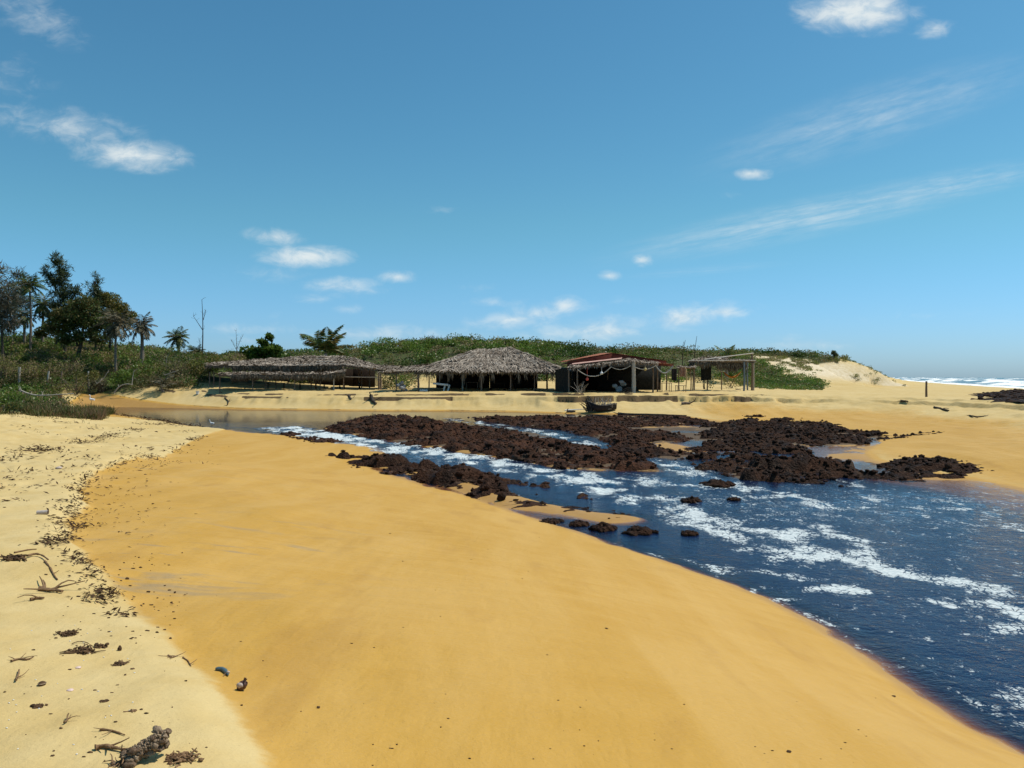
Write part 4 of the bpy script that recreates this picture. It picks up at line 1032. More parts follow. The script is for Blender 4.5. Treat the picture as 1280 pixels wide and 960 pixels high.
# grass along the river bank, left
mb = MB()
def grassblades(X, Y, L, W, tint, lean=0.35):
    n = len(X); Z = terrain(X, Y)
    D = np.stack([rng.normal(0, lean, n), rng.normal(0, lean, n), np.ones(n)], 1)
    leaves(mb, np.stack([X, Y, Z - 0.02], 1), D, L * rng.uniform(.5, 1.3, n), W, np.clip(tint + rng.normal(0, .15, n), 0, 1))
X, Y = scatter(150000, lambda x, y: (x / y < -0.505 + 0.04 * (fbm(x * .5, y * .5, 170, 3) - .5)) & (x / y > -0.75) & (rng.random(len(x)) < 1.1 * ss(0.36, 0.6, fbm(x * .9, y * .9, 171, 3))) & (rng.random(len(x)) < ss(40.0, 43.0, y + 4 * (fbm(x * .4, y * .4, 172, 3) - .5) - 0.6 * np.maximum(x + 25, 0))) & (y < 57), (-42, -20), (39, 58))
hg = 0.25 + 0.75 * ss(0.35, 0.7, fbm(X * 1.1, Y * 1.1, 177, 3))
grassblades(X, Y, 0.62 * hg, 0.04, 0.45 + 0.9 * (fbm(X * .5, Y * .5, 173, 3) - .5), 0.45)
X, Y = scatter(60000, lambda x, y: (np.abs(sdist(x, y, FAR) - 3.6 - 1.2 * (fbm(x * .4, y * .1, 174, 3) - .5)) < 0.9 * ss(0, -3, x + 0.40 * y) + 0.02) & (x < -0.395 * y), (-50, -25), (62, 82))
grassblades(X, Y, 0.6, 0.045, 0.4 + 0.5 * (fbm(X * .3, Y * .3, 175, 3) - .5))
X, Y = scatter(2500, lambda x, y: (x / y < -0.52) & (x / y > -0.72) & (y < 43) & (fbm(x * 1.2, y * 1.2, 176, 3) > 0.6), (-34, -19), (38.5, 43))
grassblades(X, Y, 0.22, 0.02, 0.8)
o = mesh_obj('bank_grass', mb, m_grass, None, False); tag(o, 'green and rusty brown grass fringing the left river bank', 'grass', None, 'stuff')
# ================================================================== HUTS
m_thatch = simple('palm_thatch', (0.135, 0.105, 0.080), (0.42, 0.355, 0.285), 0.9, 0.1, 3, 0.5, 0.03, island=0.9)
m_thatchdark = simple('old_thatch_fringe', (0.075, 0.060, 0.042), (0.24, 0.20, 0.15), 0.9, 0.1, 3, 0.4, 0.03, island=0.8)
m_post = simple('driftwood_post', (0.11, 0.075, 0.052), (0.26, 0.195, 0.145), 0.9, 0.1, 6, 0.6, 0.02, (3, 3, 0.6))
m_palepost = simple('pale_post', (0.33, 0.29, 0.24), (0.52, 0.47, 0.40), 0.9, 0.1, 6, 0.6, 0.02, (3, 3, 0.6))
m_inshade = simple('interior_shade_brown', (0.014, 0.010, 0.008), (0.045, 0.032, 0.023), 0.95, 0.05, 5, 0.6, 0.04, (1, 1, 4))  # near-black brown with the huts' interior shade put into the colour
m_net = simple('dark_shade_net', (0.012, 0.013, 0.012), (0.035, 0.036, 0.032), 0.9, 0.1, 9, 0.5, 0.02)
m_white = simple('white_plastic', (0.62, 0.62, 0.60), (0.76, 0.76, 0.74), 0.5, 0.4, 4, 0.1, 0.01)
m_grey = simple('grey_tarp', (0.16, 0.16, 0.155), (0.34, 0.33, 0.31), 0.7, 0.3, 5, 0.5, 0.03)
m_rope = simple('pale_rope', (0.32, 0.29, 0.24), (0.52, 0.48, 0.41), 0.9, 0.1, 12, 0.4, 0.01)

def slope(mb, eL, eR, rR, rL, n, th=0.14, L=(0.5, 1.0), W=0.085, sag=0.08):
    """a thatched roof plane: sagging slab with shaggy frond strips laid down the slope"""
    eL, eR, rR, rL = (np.asarray(p, float) for p in (eL, eR, rR, rL))
    nu, nv = 16, 9
    U, Vv = np.meshgrid(np.linspace(0, 1, nu), np.linspace(0, 1, nv), indexing='ij')
    def sf(u, v):
        u = u[..., None]; v = v[..., None]
        p = (eL * (1 - u) + eR * u) * (1 - v) + (rL * (1 - u) + rR * u) * v
        p = p.copy(); p[..., 2] -= sag * np.sin(u[..., 0] * pi) * np.sin(v[..., 0] * pi) ; return p
    P = sf(U, Vv); P[..., 2] += rng.normal(0, 0.03, U.shape)
    N = nrm(np.cross(eR - eL, rL - eL)); N = N if N[2] > 0 else -N
    ii = np.arange(nu * nv).reshape(nu, nv)
    q = np.stack([ii[:-1, :-1], ii[1:, :-1], ii[1:, 1:], ii[:-1, 1:]], -1).reshape(-1, 4)
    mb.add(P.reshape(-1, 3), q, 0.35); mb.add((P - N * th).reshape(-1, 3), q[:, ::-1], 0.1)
    b = np.concatenate([ii[:, 0], ii[-1, 1:], ii[-2::-1, -1], ii[0, -2:0:-1]])
    Pt = P.reshape(-1, 3)[b]; k = len(b)
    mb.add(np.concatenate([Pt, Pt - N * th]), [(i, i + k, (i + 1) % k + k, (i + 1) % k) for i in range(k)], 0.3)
    u = rng.random(n); v = rng.random(n) ** 0.9
    v = np.where(rng.random(n) < 0.6, (np.floor(v * 6) + rng.random(n) * 0.35) / 6, v)   # rough courses
    S = sf(u, v)
    down = nrm((eL * (1 - u)[:, None] + eR * u[:, None]) - (rL * (1 - u)[:, None] + rR * u[:, None]))
    ax = nrm(eR - eL)
    D = nrm(down + ax * rng.normal(0, 0.55, n)[:, None] + N * 0.06)
    leaves(mb, S + N * rng.uniform(0.015, 0.10, n)[:, None] - D * 0.15, D, rng.uniform(*L, n), W * rng.uniform(0.5, 1.9, n), np.clip(rng.normal(0.5, 0.2, n) + (fbm(S[:, 0] * .9 + 40, S[:, 1] * 1.1, 190, 3) - .5) * 1.3, 0, 1), N=np.tile(N, (n, 1)) + rng.normal(0, 0.25, (n, 3)))

def fringe(mb, a, b, n, lo=0.15, hi=0.5, W=0.06, out=(0, -0.25, 0), tint=0.45, jit=0.08):
    a = np.asarray(a, float); b = np.asarray(b, float)
    u = rng.random(n)[:, None]
    P = a + (b - a) * u + rng.normal(0, jit, (n, 3)) * np.array([1, 1, 0.6])
    m = fbm(u[:, 0] * 9, u[:, 0] * 0 + rng.uniform(0, 50), 181, 3)
    D = np.array([0, 0, -1.0]) + np.asarray(out) + rng.normal(0, 0.16, (n, 3))
    leaves(mb, P, D, (lo + (hi - lo) * rng.random(n)) * (0.5 + 1.0 * m), W * rng.uniform(.6, 1.4, n), np.clip(tint + rng.normal(0, .2, n), 0, 1), N=np.tile([0.2, -1, 0.1], (n, 1)) + rng.normal(0, .4, (n, 3)))

def post(parent, px, d, ztop, r=0.055, m=None, lean=0.0, name='post', label=None, dz=0.0, fork=False):
    d = d + DOFF
    x = (px - CX) / F * d; g = gz(x, d) - 0.1 + dz
    mb = MB(); bar(mb, (x, d, g), (x + lean, d, ztop), r * 1.1, r * 0.9, 8, 0.5, 6, 0.025)
    if fork:
        bar(mb, (x + lean, d, ztop - 0.15), (x + lean - 0.12, d, ztop + 0.18), r * 0.7, r * 0.5, 6, 0.5, 3)
        bar(mb, (x + lean, d, ztop - 0.15), (x + lean + 0.12, d, ztop + 0.18), r * 0.7, r * 0.5, 6, 0.5, 3)
    o = mesh_obj(name, mb, m or m_post, parent, True)
    if label: o['label'] = label
    return o
def pole(parent, p0, p1, r=0.04, m=None, name='beam', bend=0.03):
    mb = MB(); bar(mb, p0, p1, r, r * 0.8, 7, 0.5, 8, bend); return mesh_obj(name, mb, m or m_post, parent, True)

# ---------------------------------------------------------------- A  long double thatched shelter (left)
DOFF = 6.5
dF, dB = 66.0, 72.5
c = at(385, 68, 0); c[2] = gz(c[0], c[1])
A = thing('thatched_shelter', c, 'long open shelter with a ragged grey thatch roof, nearest to the hillside scrub', 'shelter', 'beach huts on the far bank')
mb = MB()
E0, E1, E2 = up(256, 457, dF), up(372, 457.5, dF), up(482, 463.5, dF - 1.0)
R0, R1, R2 = up(262, 454, dB), up(400, 443.5, dB), up(437, 446, dB)
slope(mb, E0, E1, up(385, 444.5, dB), R0, 1100); 
slope(mb, E1, up(428, 456.5, dF), up(432, 445, dB), up(380, 444.5, dB), 700)
slope(mb, up(428, 456.0, dF), E2, up(476, 458, dB + 0.5), R2, 800)
slope(mb, up(470, 462.5, dF - 0.5), up(500, 461, dF + 0.5), up(498, 458, dB), up(466, 456, dB), 260, 0.08)
roof = mesh_obj('thatch_roof', mb, m_thatch, A)
mb = MB()
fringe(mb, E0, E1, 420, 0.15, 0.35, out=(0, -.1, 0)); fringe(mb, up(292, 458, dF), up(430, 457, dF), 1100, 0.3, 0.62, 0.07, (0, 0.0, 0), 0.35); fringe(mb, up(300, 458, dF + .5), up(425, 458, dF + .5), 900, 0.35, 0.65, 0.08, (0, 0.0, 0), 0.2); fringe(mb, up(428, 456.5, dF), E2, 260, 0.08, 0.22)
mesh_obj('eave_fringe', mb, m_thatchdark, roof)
for y_ in (448, 452): pole(roof, up(395, y_, dB - (y_ - 443) * .5), up(436, y_ + 1, dB - (y_ - 443) * .5), .03, m_palepost, 'roof_pole')
pole(roof, up(372, 456.5, dF - .1), up(430, 455.5, dF - .1), .03, m_palepost, 'roof_pole'); pole(roof, up(430, 455, dF - .1), up(482, 462.5, dF - 1.1), .035, m_palepost, 'roof_pole')
for px, dd, zt, r_ in ((262, 66, 3.2, .04), (267, 66, 3.2, .045), (429, 65.2, 3.75, .05), (449, 69.5, 3.7, .045), (452, 71, 3.7, .045), (462, 70, 3.6, .06), (360, 72, 3.6, .05), (330, 72, 3.5, .05), (300, 72, 3.4, .05), (395, 72, 3.8, .05)):
    post(A, px, dd, zt + .12, r_)
post(A, 474, 64.3, 3.25, .085, name='post'); post(A, 475.8, 64.9, 3.2, .07)
pole(A, up(429, 471, 65.2), up(473, 471.5, 64.3), 0.025, m_palepost, 'handrail')
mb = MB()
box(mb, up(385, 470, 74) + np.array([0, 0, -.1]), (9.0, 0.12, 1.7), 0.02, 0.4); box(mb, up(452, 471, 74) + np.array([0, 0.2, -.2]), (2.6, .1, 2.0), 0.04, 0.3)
mesh_obj('dark_back_panel', mb, m_inshade, A)  # dark panels added to stand in for the shade under this roof
# lower awning in front
c = at(350, 63.6, 0); c[2] = gz(c[0], c[1])
A2 = thing('thatched_awning', c, 'low sagging thatched awning with a shaggy fringe, in front of the long double shelter', 'awning', 'beach huts on the far bank')
mb = MB()
def awn(px, d, dz=0): 
    z = np.interp(px, [273, 300, 340, 370, 405, 432], [467.5, 467.5, 466.5, 467.5, 467.5, 464]); return up(px, z + dz, d)
for a, b in ((273, 320), (320, 370), (370, 405), (405, 431)):
    slope(mb, awn(a, 62.8, 1.3), awn(b, 62.8, 1.3), awn(b, 65.2, -1.2), awn(a, 65.2, -1.2), 300, 0.10, (0.4, 0.8), sag=0.02)
roof = mesh_obj('thatch_roof', mb, m_thatch, A2)
mb = MB()
for a, b in ((290, 320), (320, 370), (370, 405), (405, 430)):
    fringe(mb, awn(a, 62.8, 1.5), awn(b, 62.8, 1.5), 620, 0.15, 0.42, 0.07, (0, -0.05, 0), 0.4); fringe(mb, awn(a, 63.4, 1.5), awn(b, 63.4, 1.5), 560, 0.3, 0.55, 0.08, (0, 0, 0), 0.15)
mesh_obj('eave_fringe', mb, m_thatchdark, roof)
for px, dd in ((275, 63), (316, 63), (332, 64), (345, 64.6), (368, 63), (400, 64), (389, 65)): post(A2, px, dd, 3.2, .045)
post(A2, 417.5, 63, 3.2, .05, m_palepost, label='pale grey upright post')

DOFF = 0.0
# ---------------------------------------------------------------- B  big hipped thatch hut
dF, dM, dB = 66.5, 70.5, 74.5
c = at(612, 70, 0); c[2] = gz(c[0], 70)
B = thing('thatched_hut', c, 'large open hut with a peaked grey palm thatch roof and hanging fringe', 'hut', 'beach huts on the far bank')
mb = MB()
eL, eR = up(519, 463.5, dF), up(711, 463.8, dF); rL, rR = up(598, 437, dM), up(636, 435, dM)
bL, bR = at(530, dB, eL[2]), at(704, dB, eR[2])
m1 = (eL * .66 + eR * .34); m2 = (eL * .33 + eR * .67); rm = (rL + rR) / 2
slope(mb, eL, m1, rm * .5 + rL * .5, rL, 1100); slope(mb, m1, m2, rR, rL, 1400, sag=0.02); slope(mb, m2, eR, rR, rR * .7 + rL * .3, 1200)
slope(mb, bL, eL, rL, rL, 350); slope(mb, eR, bR, rR, rR, 350); slope(mb, bR, bL, rL, rR, 350)
slope(mb, up(477, 466, dF), up(524, 463.5, dF), up(560, 452.5, dM), up(494, 460.0, dM), 700, 0.08)
roof = mesh_obj('thatch_roof', mb, m_thatch, B)
mb = MB()
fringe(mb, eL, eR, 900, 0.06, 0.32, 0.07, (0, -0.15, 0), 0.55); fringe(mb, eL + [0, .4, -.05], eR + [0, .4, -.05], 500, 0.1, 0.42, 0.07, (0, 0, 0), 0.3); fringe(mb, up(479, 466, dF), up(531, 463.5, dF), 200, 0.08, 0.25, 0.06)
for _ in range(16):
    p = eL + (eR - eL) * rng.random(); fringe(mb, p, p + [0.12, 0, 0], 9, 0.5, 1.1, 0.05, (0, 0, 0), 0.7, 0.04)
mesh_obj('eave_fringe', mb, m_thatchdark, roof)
pole(roof, up(480, 465.3, dF - .1), up(530, 462.5, dF - .1), .03, m_palepost, 'roof_pole'); pole(roof, up(500, 460.3, dM - .5), up(575, 452, dM - .5), .03, m_palepost, 'roof_pole')
for k in range(7): pole(roof, eL + (eR - eL) * (k + .5) / 7 + np.array([0, .2, .05]), rL + (rR - rL) * (k + .5) / 7 + np.array([0, -.3, -.05]), .035, m_palepost, 'roof_pole')
for px, dd, zt, r_ in ((495, 66.6, 3.2, .055), (523, 66.7, 3.3, .085), (536, 66.8, 3.3, .05), (602, 66.8, 3.35, .07), (638, 66.8, 3.35, .06), (684, 73, 3.3, .08), (699, 66.8, 3.3, .07), (560, 74, 3.4, .06), (600, 74, 3.4, .06), (640, 74, 3.4, .06), (668, 66.9, 3.3, .045)):
    post(B, px, dd, zt, r_)
post(B, 578.5, 68.5, 3.6, .06, m_palepost, label='pale sunlit upright post')
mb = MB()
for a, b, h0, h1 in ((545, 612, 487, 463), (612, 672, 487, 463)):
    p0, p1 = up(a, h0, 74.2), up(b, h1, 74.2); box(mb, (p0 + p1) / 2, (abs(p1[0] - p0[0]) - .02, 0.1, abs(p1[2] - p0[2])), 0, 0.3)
mesh_obj('dark_back_panel', mb, m_inshade, B)  # dark sheet added at the back where the hut is only shaded

# ---------------------------------------------------------------- C  tiled beach bar
m_tile, t, out = mat('clay_roof_tile')
oc = t.coord(); wv_ = t.new('ShaderNodeTexWave', wave_type='BANDS', bands_direction='Y'); t.l.new(oc, wv_.inputs[0]); wv_.inputs['Scale'].default_value = 1.3
c_ = t.mix(t.ramp(t.noise(oc, 2.0, 4, .6), .35, .65), (0.30, 0.085, 0.045), (0.52, 0.20, 0.11)); c_ = t.mix(t.ramp(t.noise(oc, 3.5, 4, .7), .42, .62, 0, .75), c_, (0.15, 0.085, 0.06)); c_ = t.mix(t.ramp(t.noise(oc, 1.3, 4, .7), .55, .7, 0, .7), c_, (0.40, 0.28, 0.20))
principled(t, out, c_, .85, .2, t.bump(wv_.outputs[1], .8, .06))
m_tileside = simple('dark_red_fascia', (0.085, 0.020, 0.014), (0.16, 0.040, 0.026), .8, .2, 5, .3, .02)
m_pink = simple('sun_bleached_tile', (0.42, 0.23, 0.18), (0.60, 0.40, 0.33), .85, .2, 4, .4, .02)
dF, dB = 63.6, 72.0
c = at(765, 67, 0); c[2] = gz(c[0], 67)
Cc = thing('beach_bar', c, 'dark fronted beach bar under a low red clay tile gable roof', 'beach bar', 'beach huts on the far bank')
def slab(mb, pts, th, tint=.5):
    P = np.asarray(pts, float); n = len(P); T = P.copy(); T[:, 2] -= th
    mb.add(np.concatenate([P, T]), [(i, i + n, (i + 1) % n + n, (i + 1) % n) for i in range(n)], tint)
    mb.add(P, [tuple(range(n))], tint); mb.add(T, [tuple(range(n))[::-1]], tint)
def tiled(mb, p00, p10, p11, p01, nu=26):
    """corrugated tile sheet: ridges run from the first edge to the second"""
    p00, p10, p11, p01 = (np.asarray(p, float) for p in (p00, p10, p11, p01))
    u = np.linspace(0, 1, nu * 4 + 1); v = np.linspace(0, 1, 12)
    U, Vv = np.meshgrid(u, v, indexing='ij'); U3, V3 = U[..., None], Vv[..., None]
    P = (p00 * (1 - U3) + p10 * U3) * (1 - V3) + (p01 * (1 - U3) + p11 * U3) * V3
    P = P.copy(); P[..., 2] += 0.035 * np.cos(U * nu * 2 * pi) + 0.02 * ((Vv * 11) % 1.0) + rng.normal(0, .006, U.shape)
    ii = np.arange(P.shape[0] * P.shape[1]).reshape(P.shape[:2])
    mb.add(P.reshape(-1, 3), np.stack([ii[:-1, :-1], ii[1:, :-1], ii[1:, 1:], ii[:-1, 1:]], -1).reshape(-1, 4))
k0, kr, k1 = up(709, 451.5, dF), up(765, 441.5, dF), up(833, 451.5, dF)
k0b, krb, k1b = k0 + [0, 8.5, .10], kr + [0, 8.5, .22], k1 + [0, 8.5, .10]
mb = MB(); tiled(mb, k0, k0b, krb, kr); tiled(mb, krb, k1b, k1, kr) if False else tiled(mb, k1, k1b, krb, kr)
e0, e1 = up(820, 454.2, dF - 1.0), up(842, 455.5, dF - 1.0); tiled(mb, e1, e1 + [0, 4, .1], e0 + [0, 4, .14], e0, 12)
roof = mesh_obj('tile_roof', mb, m_tile, Cc)
mb = MB()
for a, b in ((k0, kr), (kr, k1)):
    slab(mb, [a + [0, -.03, -.05], b + [0, -.03, -.05], b + [0, .12, -.05], a + [0, .12, -.05]], .34)
slab(mb, [k0 + [.05, .1, -.16], kr + [0, .1, -.16], krb + [0, 0, -.16], k0b + [.05, 0, -.16]], .06, .2); slab(mb, [kr + [0, .1, -.16], k1 + [0, .1, -.16], k1b + [0, 0, -.16], krb + [0, 0, -.16]], .06, .2)
slab(mb, [e0 + [0, -.02, -.05], e1 + [0, -.02, -.05], e1 + [0, .1, -.05], e0 + [0, .1, -.05]], .12)
mesh_obj('fascia', mb, m_tileside, roof)
# lower front awning, thatch over bleached tiles
f0, fr_, f1 = up(711, 460.5, dF - 1.6), up(787, 452, dF - 1.9), up(822, 455.8, dF - 1.7)
b0, br_, b1 = up(713, 457, dF - .1), up(785, 448.5, dF - .1), up(820, 453, dF - .1)
mb = MB(); slope(mb, f0, fr_, br_, b0, 420, .08, (.3, .7)); slope(mb, fr_, f1, b1, br_, 240, .08, (.3, .7)); fringe(mb, f0, fr_, 230, .06, .26, .05); fringe(mb, fr_, f1, 120, .05, .2, .05)
mesh_obj('front_thatch', mb, m_thatch, Cc)
mb = MB(); tiled(mb, up(714, 457.8, dF - .6) + [0, 0, .1], up(716, 456, dF) + [0, 0, .12], up(778, 448.8, dF) + [0, 0, .12], up(776, 450.6, dF - .6) + [0, 0, .1], 5)
mesh_obj('bleached_tiles', mb, m_pink, Cc)
post(Cc, 792, dF - 1.9, up(792, 451.5, dF - 1.9)[2], .155, m_palepost, name='pillar', label='thick pale tree trunk pillar at the front')
post(Cc, 721.5, dF - 1.7, 3.4, .06, name='post'); post(Cc, 711, dF - 1.4, 3.5, .06); post(Cc, 760, 71, 3.6, .06); post(Cc, 816, dF - .5, 3.7, .06); post(Cc, 822, 66, 3.6, .06)
post(Cc, 713, 71.5, 3.6, .06); post(Cc, 833, 71.5, 3.6, .06)
mb = MB(); box(mb, (up(770, 470, 71.8) + [0, 0, 0]), (8.0, .1, 2.5), 0, .2); box(mb, up(712, 472, 67.5) + [0.1, 0, 0], (.1, 7.2, 2.4), 0, .2)
mesh_obj('dark_back_panel', mb, m_net, Cc)
mb = MB()   # dark net wing at the left front corner
P0, P1 = up(694, 462, dF + 1.0), up(711, 459, dF - 1.2)
n = 14
for k in range(n):
    a = P0 + (P1 - P0) * k / n; b = P0 + (P1 - P0) * (k + 1) / n
    g0, g1 = gz(a[0], a[1]) - .05, gz(b[0], b[1]) - .05; o_ = np.array([0, .06 * math.sin(k * 1.9), 0])
    mb.add([a + o_, b - o_, (b[0], b[1], g1), (a[0], a[1], g0)], [(0, 3, 2, 1)], .4); mb.add([a + o_ + [0, .04, 0], b - o_ + [0, .04, 0], (b[0], b[1] + .04, g1), (a[0], a[1] + .04, g0)], [(0, 1, 2, 3)], .4)
mesh_obj('net_screen', mb, m_net, Cc)
mb = MB(); box(mb, up(690 + 82, 482, 66) + [0, 0, .0], (3.4, .5, .9), 0.05, .3); box(mb, up(690 + 82, 475.5, 66) + [0, 0, .02], (3.6, .6, .06), 0.05, .6)
mesh_obj('counter', mb, m_inshade, Cc)
def hang(label, ax, ay, bx, by, dip, d0, d1, r=.035, m=None, name='rope_garland'):
    a, b = up(ax, ay, d0), up(bx, by, d1); s = np.linspace(0, 1, 14)[:, None]
    P = a + (b - a) * s; P[:, 2] -= 4 * dip * s[:, 0] * (1 - s[:, 0])
    mb = MB(); tube(mb, P, r, 6, .6, True, .15); return single(name, mb, m or m_rope, a, label, 'rope', 'rope garlands on the beach bar')
hang('thick pale rope sagging under the bar eave, with a red float below it', 722, 462, 764, 458.5, .62, 61.6, 61.6)
hang('thin grey rope looped close under the peak of the bar awning', 764, 458.5, 788, 457, .25, 61.6, 61.5, .025)
hang('short rope sagging between the tree trunk pillar and the yellow float', 794, 459, 820, 457, .22, 61.5, 61.7, .03)
hang('dark net rope sagging under the low tile strip at the end of the bar', 820, 457.5, 841, 457.5, .55, 61.9, 62.2, .05, m_grey)
def ballm(name, col): return simple(name, tuple(c * .8 for c in col), col, .45, .4, 6, .1, .01)
for px, py, colr, lab in ((734, 474, (.55, .09, .06), 'red round fishing float hanging in the dark bar front'), (752, 466.5, (.72, .70, .66), 'white round fishing float hanging beside the pale rope'), (806.5, 461.5, (.52, .40, .16), 'yellowish round fishing float right of the tree trunk pillar')):
    p = up(px, py, 61.6); mb = MB(); V, T = ICO3; mb.add(V * .12 + p, T, .5)
    bar(mb, p + [0, 0, .1], p + [0, 0, .2], .03, .03, 6, .3, 2); bar(mb, p + [0, 0, .15], up(px, 458.5, 61.6), .012, .012, 4, .2, 3)
    single('fishing_float', mb, ballm('float_%s' % lab.split()[0], colr), p, lab, 'fishing float', 'floats hanging on the beach bar', True)
# clutter round the bar
mb = MB(); p = at(775, 62.5, gz((775 - CX) / F * 62.5, 62.5))
for k in range(5): lump(mb, p + np.array([rng.normal(0, .22), rng.normal(0, .12), .18 + .16 * k]), (.25, .18, .17), ICO2, .5, 2, .5)
single('net_bundle', mb, m_grey, p, 'grey bundle of fishing net piled left of the tree trunk pillar', 'net')
mb = MB(); x = (784 - CX) / F * 61.6; g = gz(x, 61.6)
for k in range(7): bar(mb, (x + .3, 61.6, g + .35), (x - .35 + rng.normal(0, .3), 61.4 + rng.normal(0, .2), g - .05 + .12 * rng.random()), .05, .02, 5, .4, 6, .1)
single('driftwood_root', mb, m_darkbark, (x, 61.6, g), 'dark gnarled root at the bank edge beside the tree trunk pillar', 'driftwood')
def sticks(name, label, cat, c, n, L, r, m, up_=0.8, group=None, spread=.2):
    c = np.asarray(c, float); mb = MB()
    for k in range(n):
        p = c + rng.normal(0, spread, 3) * [1, .6, 0]
        bar(mb, p + [0, 0, -.03], p + nrm(rng.normal(0, .6, 3) * [1, .7, .2] + np.array([0, 0, up_])) * rng.uniform(.5, 1) * L, r, r * .4, 5, .6, 5, L * .08)
    return single(name, mb, m, c, label, cat, group)
p = at(725, 61.0, gz((725 - CX) / F * 61, 61)); sticks('dry_branches', 'upright bundle of dry grey branches on the bank in front of the dark net wing', 'branches', p, 14, 1.0, .02, m_deadwood, 1.2, None, .1)
# right end: tables and hung cloths
def table(label, px, d, w=.9, h=.72, m=None, dep=.7, rz=0.1):
    x = (px - CX) / F * d; g = gz(x, d); root = thing('table', (x, d, g), label, 'table')
    mb = MB(); box(mb, (x, d, g + h), (w, dep, .045), rz, .6); mesh_obj('table_top', mb, m or m_post, root)
    for sx in (-1, 1):
        for sy in (-1, 1):
            mb = MB(); q = np.array([sx * (w / 2 - .06), sy * (dep / 2 - .06)]); cs, sn_ = math.cos(rz), math.sin(rz)
            qx, qy = x + q[0] * cs - q[1] * sn_, d + q[0] * sn_ + q[1] * cs
            bar(mb, (qx, qy, g - .03), (qx, qy, g + h - .02), .03, .03, 6, .5, 3); mesh_obj('leg', mb, m or m_post, root, True)
    return root
table('rough wooden table standing under the low tile strip at the end of the bar', 832, 66)
table('low plank table beside the yellow curved post', 851, 67, .8, .5)
def cloth(name, label, cat, p0, p1, hgt, m, waves=3, tint=.5, taper=1.0):
    p0, p1 = np.asarray(p0, float), np.asarray(p1, float); mb = MB(); u = np.linspace(0, 1, 13); v = np.linspace(0, 1, 7)
    ax = nrm(np.cross(p1 - p0, [0, 0, 1]))
    G = []
    for a in u:
        for b in v:
            s_ = .5 + (a - .5) * (1 - (1 - taper) * b)
            G.append(p0 + (p1 - p0) * s_ + np.array([0, 0, -hgt * b]) + ax * math.sin(a * waves * 2 * pi) * .05 * (0.3 + b))
    G = np.array(G); ii = np.arange(len(G)).reshape(13, 7); q = np.stack([ii[:-1, :-1], ii[1:, :-1], ii[1:, 1:], ii[:-1, 1:]], -1).reshape(-1, 4)
    th = ax * .02
    mb.add(G, q, tint); mb.add(G + th, q[:, ::-1], tint)
    return single(name, mb, m, (p0 + p1) / 2, label, cat)
m_clothdark = simple('dark_cloth', (.012, .012, .014), (.04, .035, .035), .9, .1, 6, .3, .02)
m_clothbrown = simple('brown_cloth', (.20, .11, .075), (.34, .20, .14), .9, .1, 6, .3, .02)
m_yellow = simple('yellow_pole', (.42, .32, .15), (.58, .46, .24), .7, .2, 5, .3, .01)
cloth('hanging_cloth', 'dark cloth hanging under the end of the bar, between table and brown cloth', 'cloth', up(839.5, 461, 64.5), up(846, 461, 64.5), .95, m_clothdark, 1.5)
cloth('hanging_cloth', 'pinkish brown cloth hanging beside the yellow curved post', 'cloth', up(850, 459, 66), up(857, 459, 66), .75, m_clothbrown, 1.5)
stickthing('curved_post', 'pale yellow curved post at the end of the bar', 'post', 65.5, [(857.5, 484.5), (858.5, 472), (858.5, 463), (856, 458.5)], .05, m_yellow)
c = at(868, 70, 0); c[2] = gz(c[0], 70)
FRm = thing('pole_frame', c, 'low dark pole frame carrying a ragged thatch strip, between bar and hammock shelter', 'pole frame')
post(FRm, 863.5, 70, up(863, 459, 70)[2], .05); post(FRm, 868, 70.4, up(868, 459, 70)[2], .05); post(FRm, 849, 70, up(849, 459, 70)[2], .045)
mb = MB(); slope(mb, up(846, 459.8, 69.4), up(870, 459.8, 69.4), up(870, 458, 71), up(846, 458, 71), 140, .06, (.3, .6)); mesh_obj('thatch_roof', mb, m_thatch, FRm)

# ---------------------------------------------------------------- D  hammock shelter
dF, dB = 71.0, 76.0
c = at(905, 73, 0); c[2] = gz(c[0], 73)
Dd = thing('hammock_shelter', c, 'open pole shelter with a flat thatch strip and a slanting roof pole', 'shelter', 'beach huts on the far bank')
mb = MB(); slope(mb, up(861, 452.5, dF), up(944, 451.5, dF), up(938, 450.3, dF + 1.6), up(866, 449.8, dF + 1.6), 620, .10, (.3, .7), sag=.02)
slope(mb, up(866, 450.5, dF + 1.2), up(908, 449.5, dF + 1.2), up(912, 445.5, dB), up(880, 446.5, dB), 260, .06, (.3, .7))
roof = mesh_obj('thatch_roof', mb, m_thatch, Dd)
mb = MB(); fringe(mb, up(862, 453.5, dF), up(900, 453, dF), 420, .2, .55, .06, (0, 0, 0), .3); fringe(mb, up(898, 452.5, dF + .3), up(932, 452.5, dF + .3), 700, .35, .95, .06, (0, 0, 0), .35); fringe(mb, up(930, 452, dF), up(944, 452, dF), 60, .06, .2, .05)
mesh_obj('eave_fringe', mb, m_thatchdark, roof)
pole(Dd, up(861, 451, dF - .1), up(944.5, 450.8, dF - .1), .05, m_palepost, 'front_pole'); pole(Dd, up(880, 449.5, dF + .4), up(942, 441.5, dB), .06, m_palepost, 'slanting_pole')
m_bluepost = simple('weathered_blue_post', (.10, .13, .16), (.20, .24, .27), .8, .2, 5, .4, .02, (3, 3, .6))
post(Dd, 930, dF, up(930, 452, dF)[2], .085, m_bluepost, label='thick weathered blue grey post'); post(Dd, 934.5, dF + 2.6, up(934, 451, dF + 2.6)[2], .07, m_bluepost, label='thin weathered blue grey post')
post(Dd, 940, dF + 3.2, up(940, 442.5, dF + 3.2)[2], .10); post(Dd, 942.3, dF + 3.4, up(942, 450, dF + 3.4)[2], .05, m_palepost, label='pale slim post')
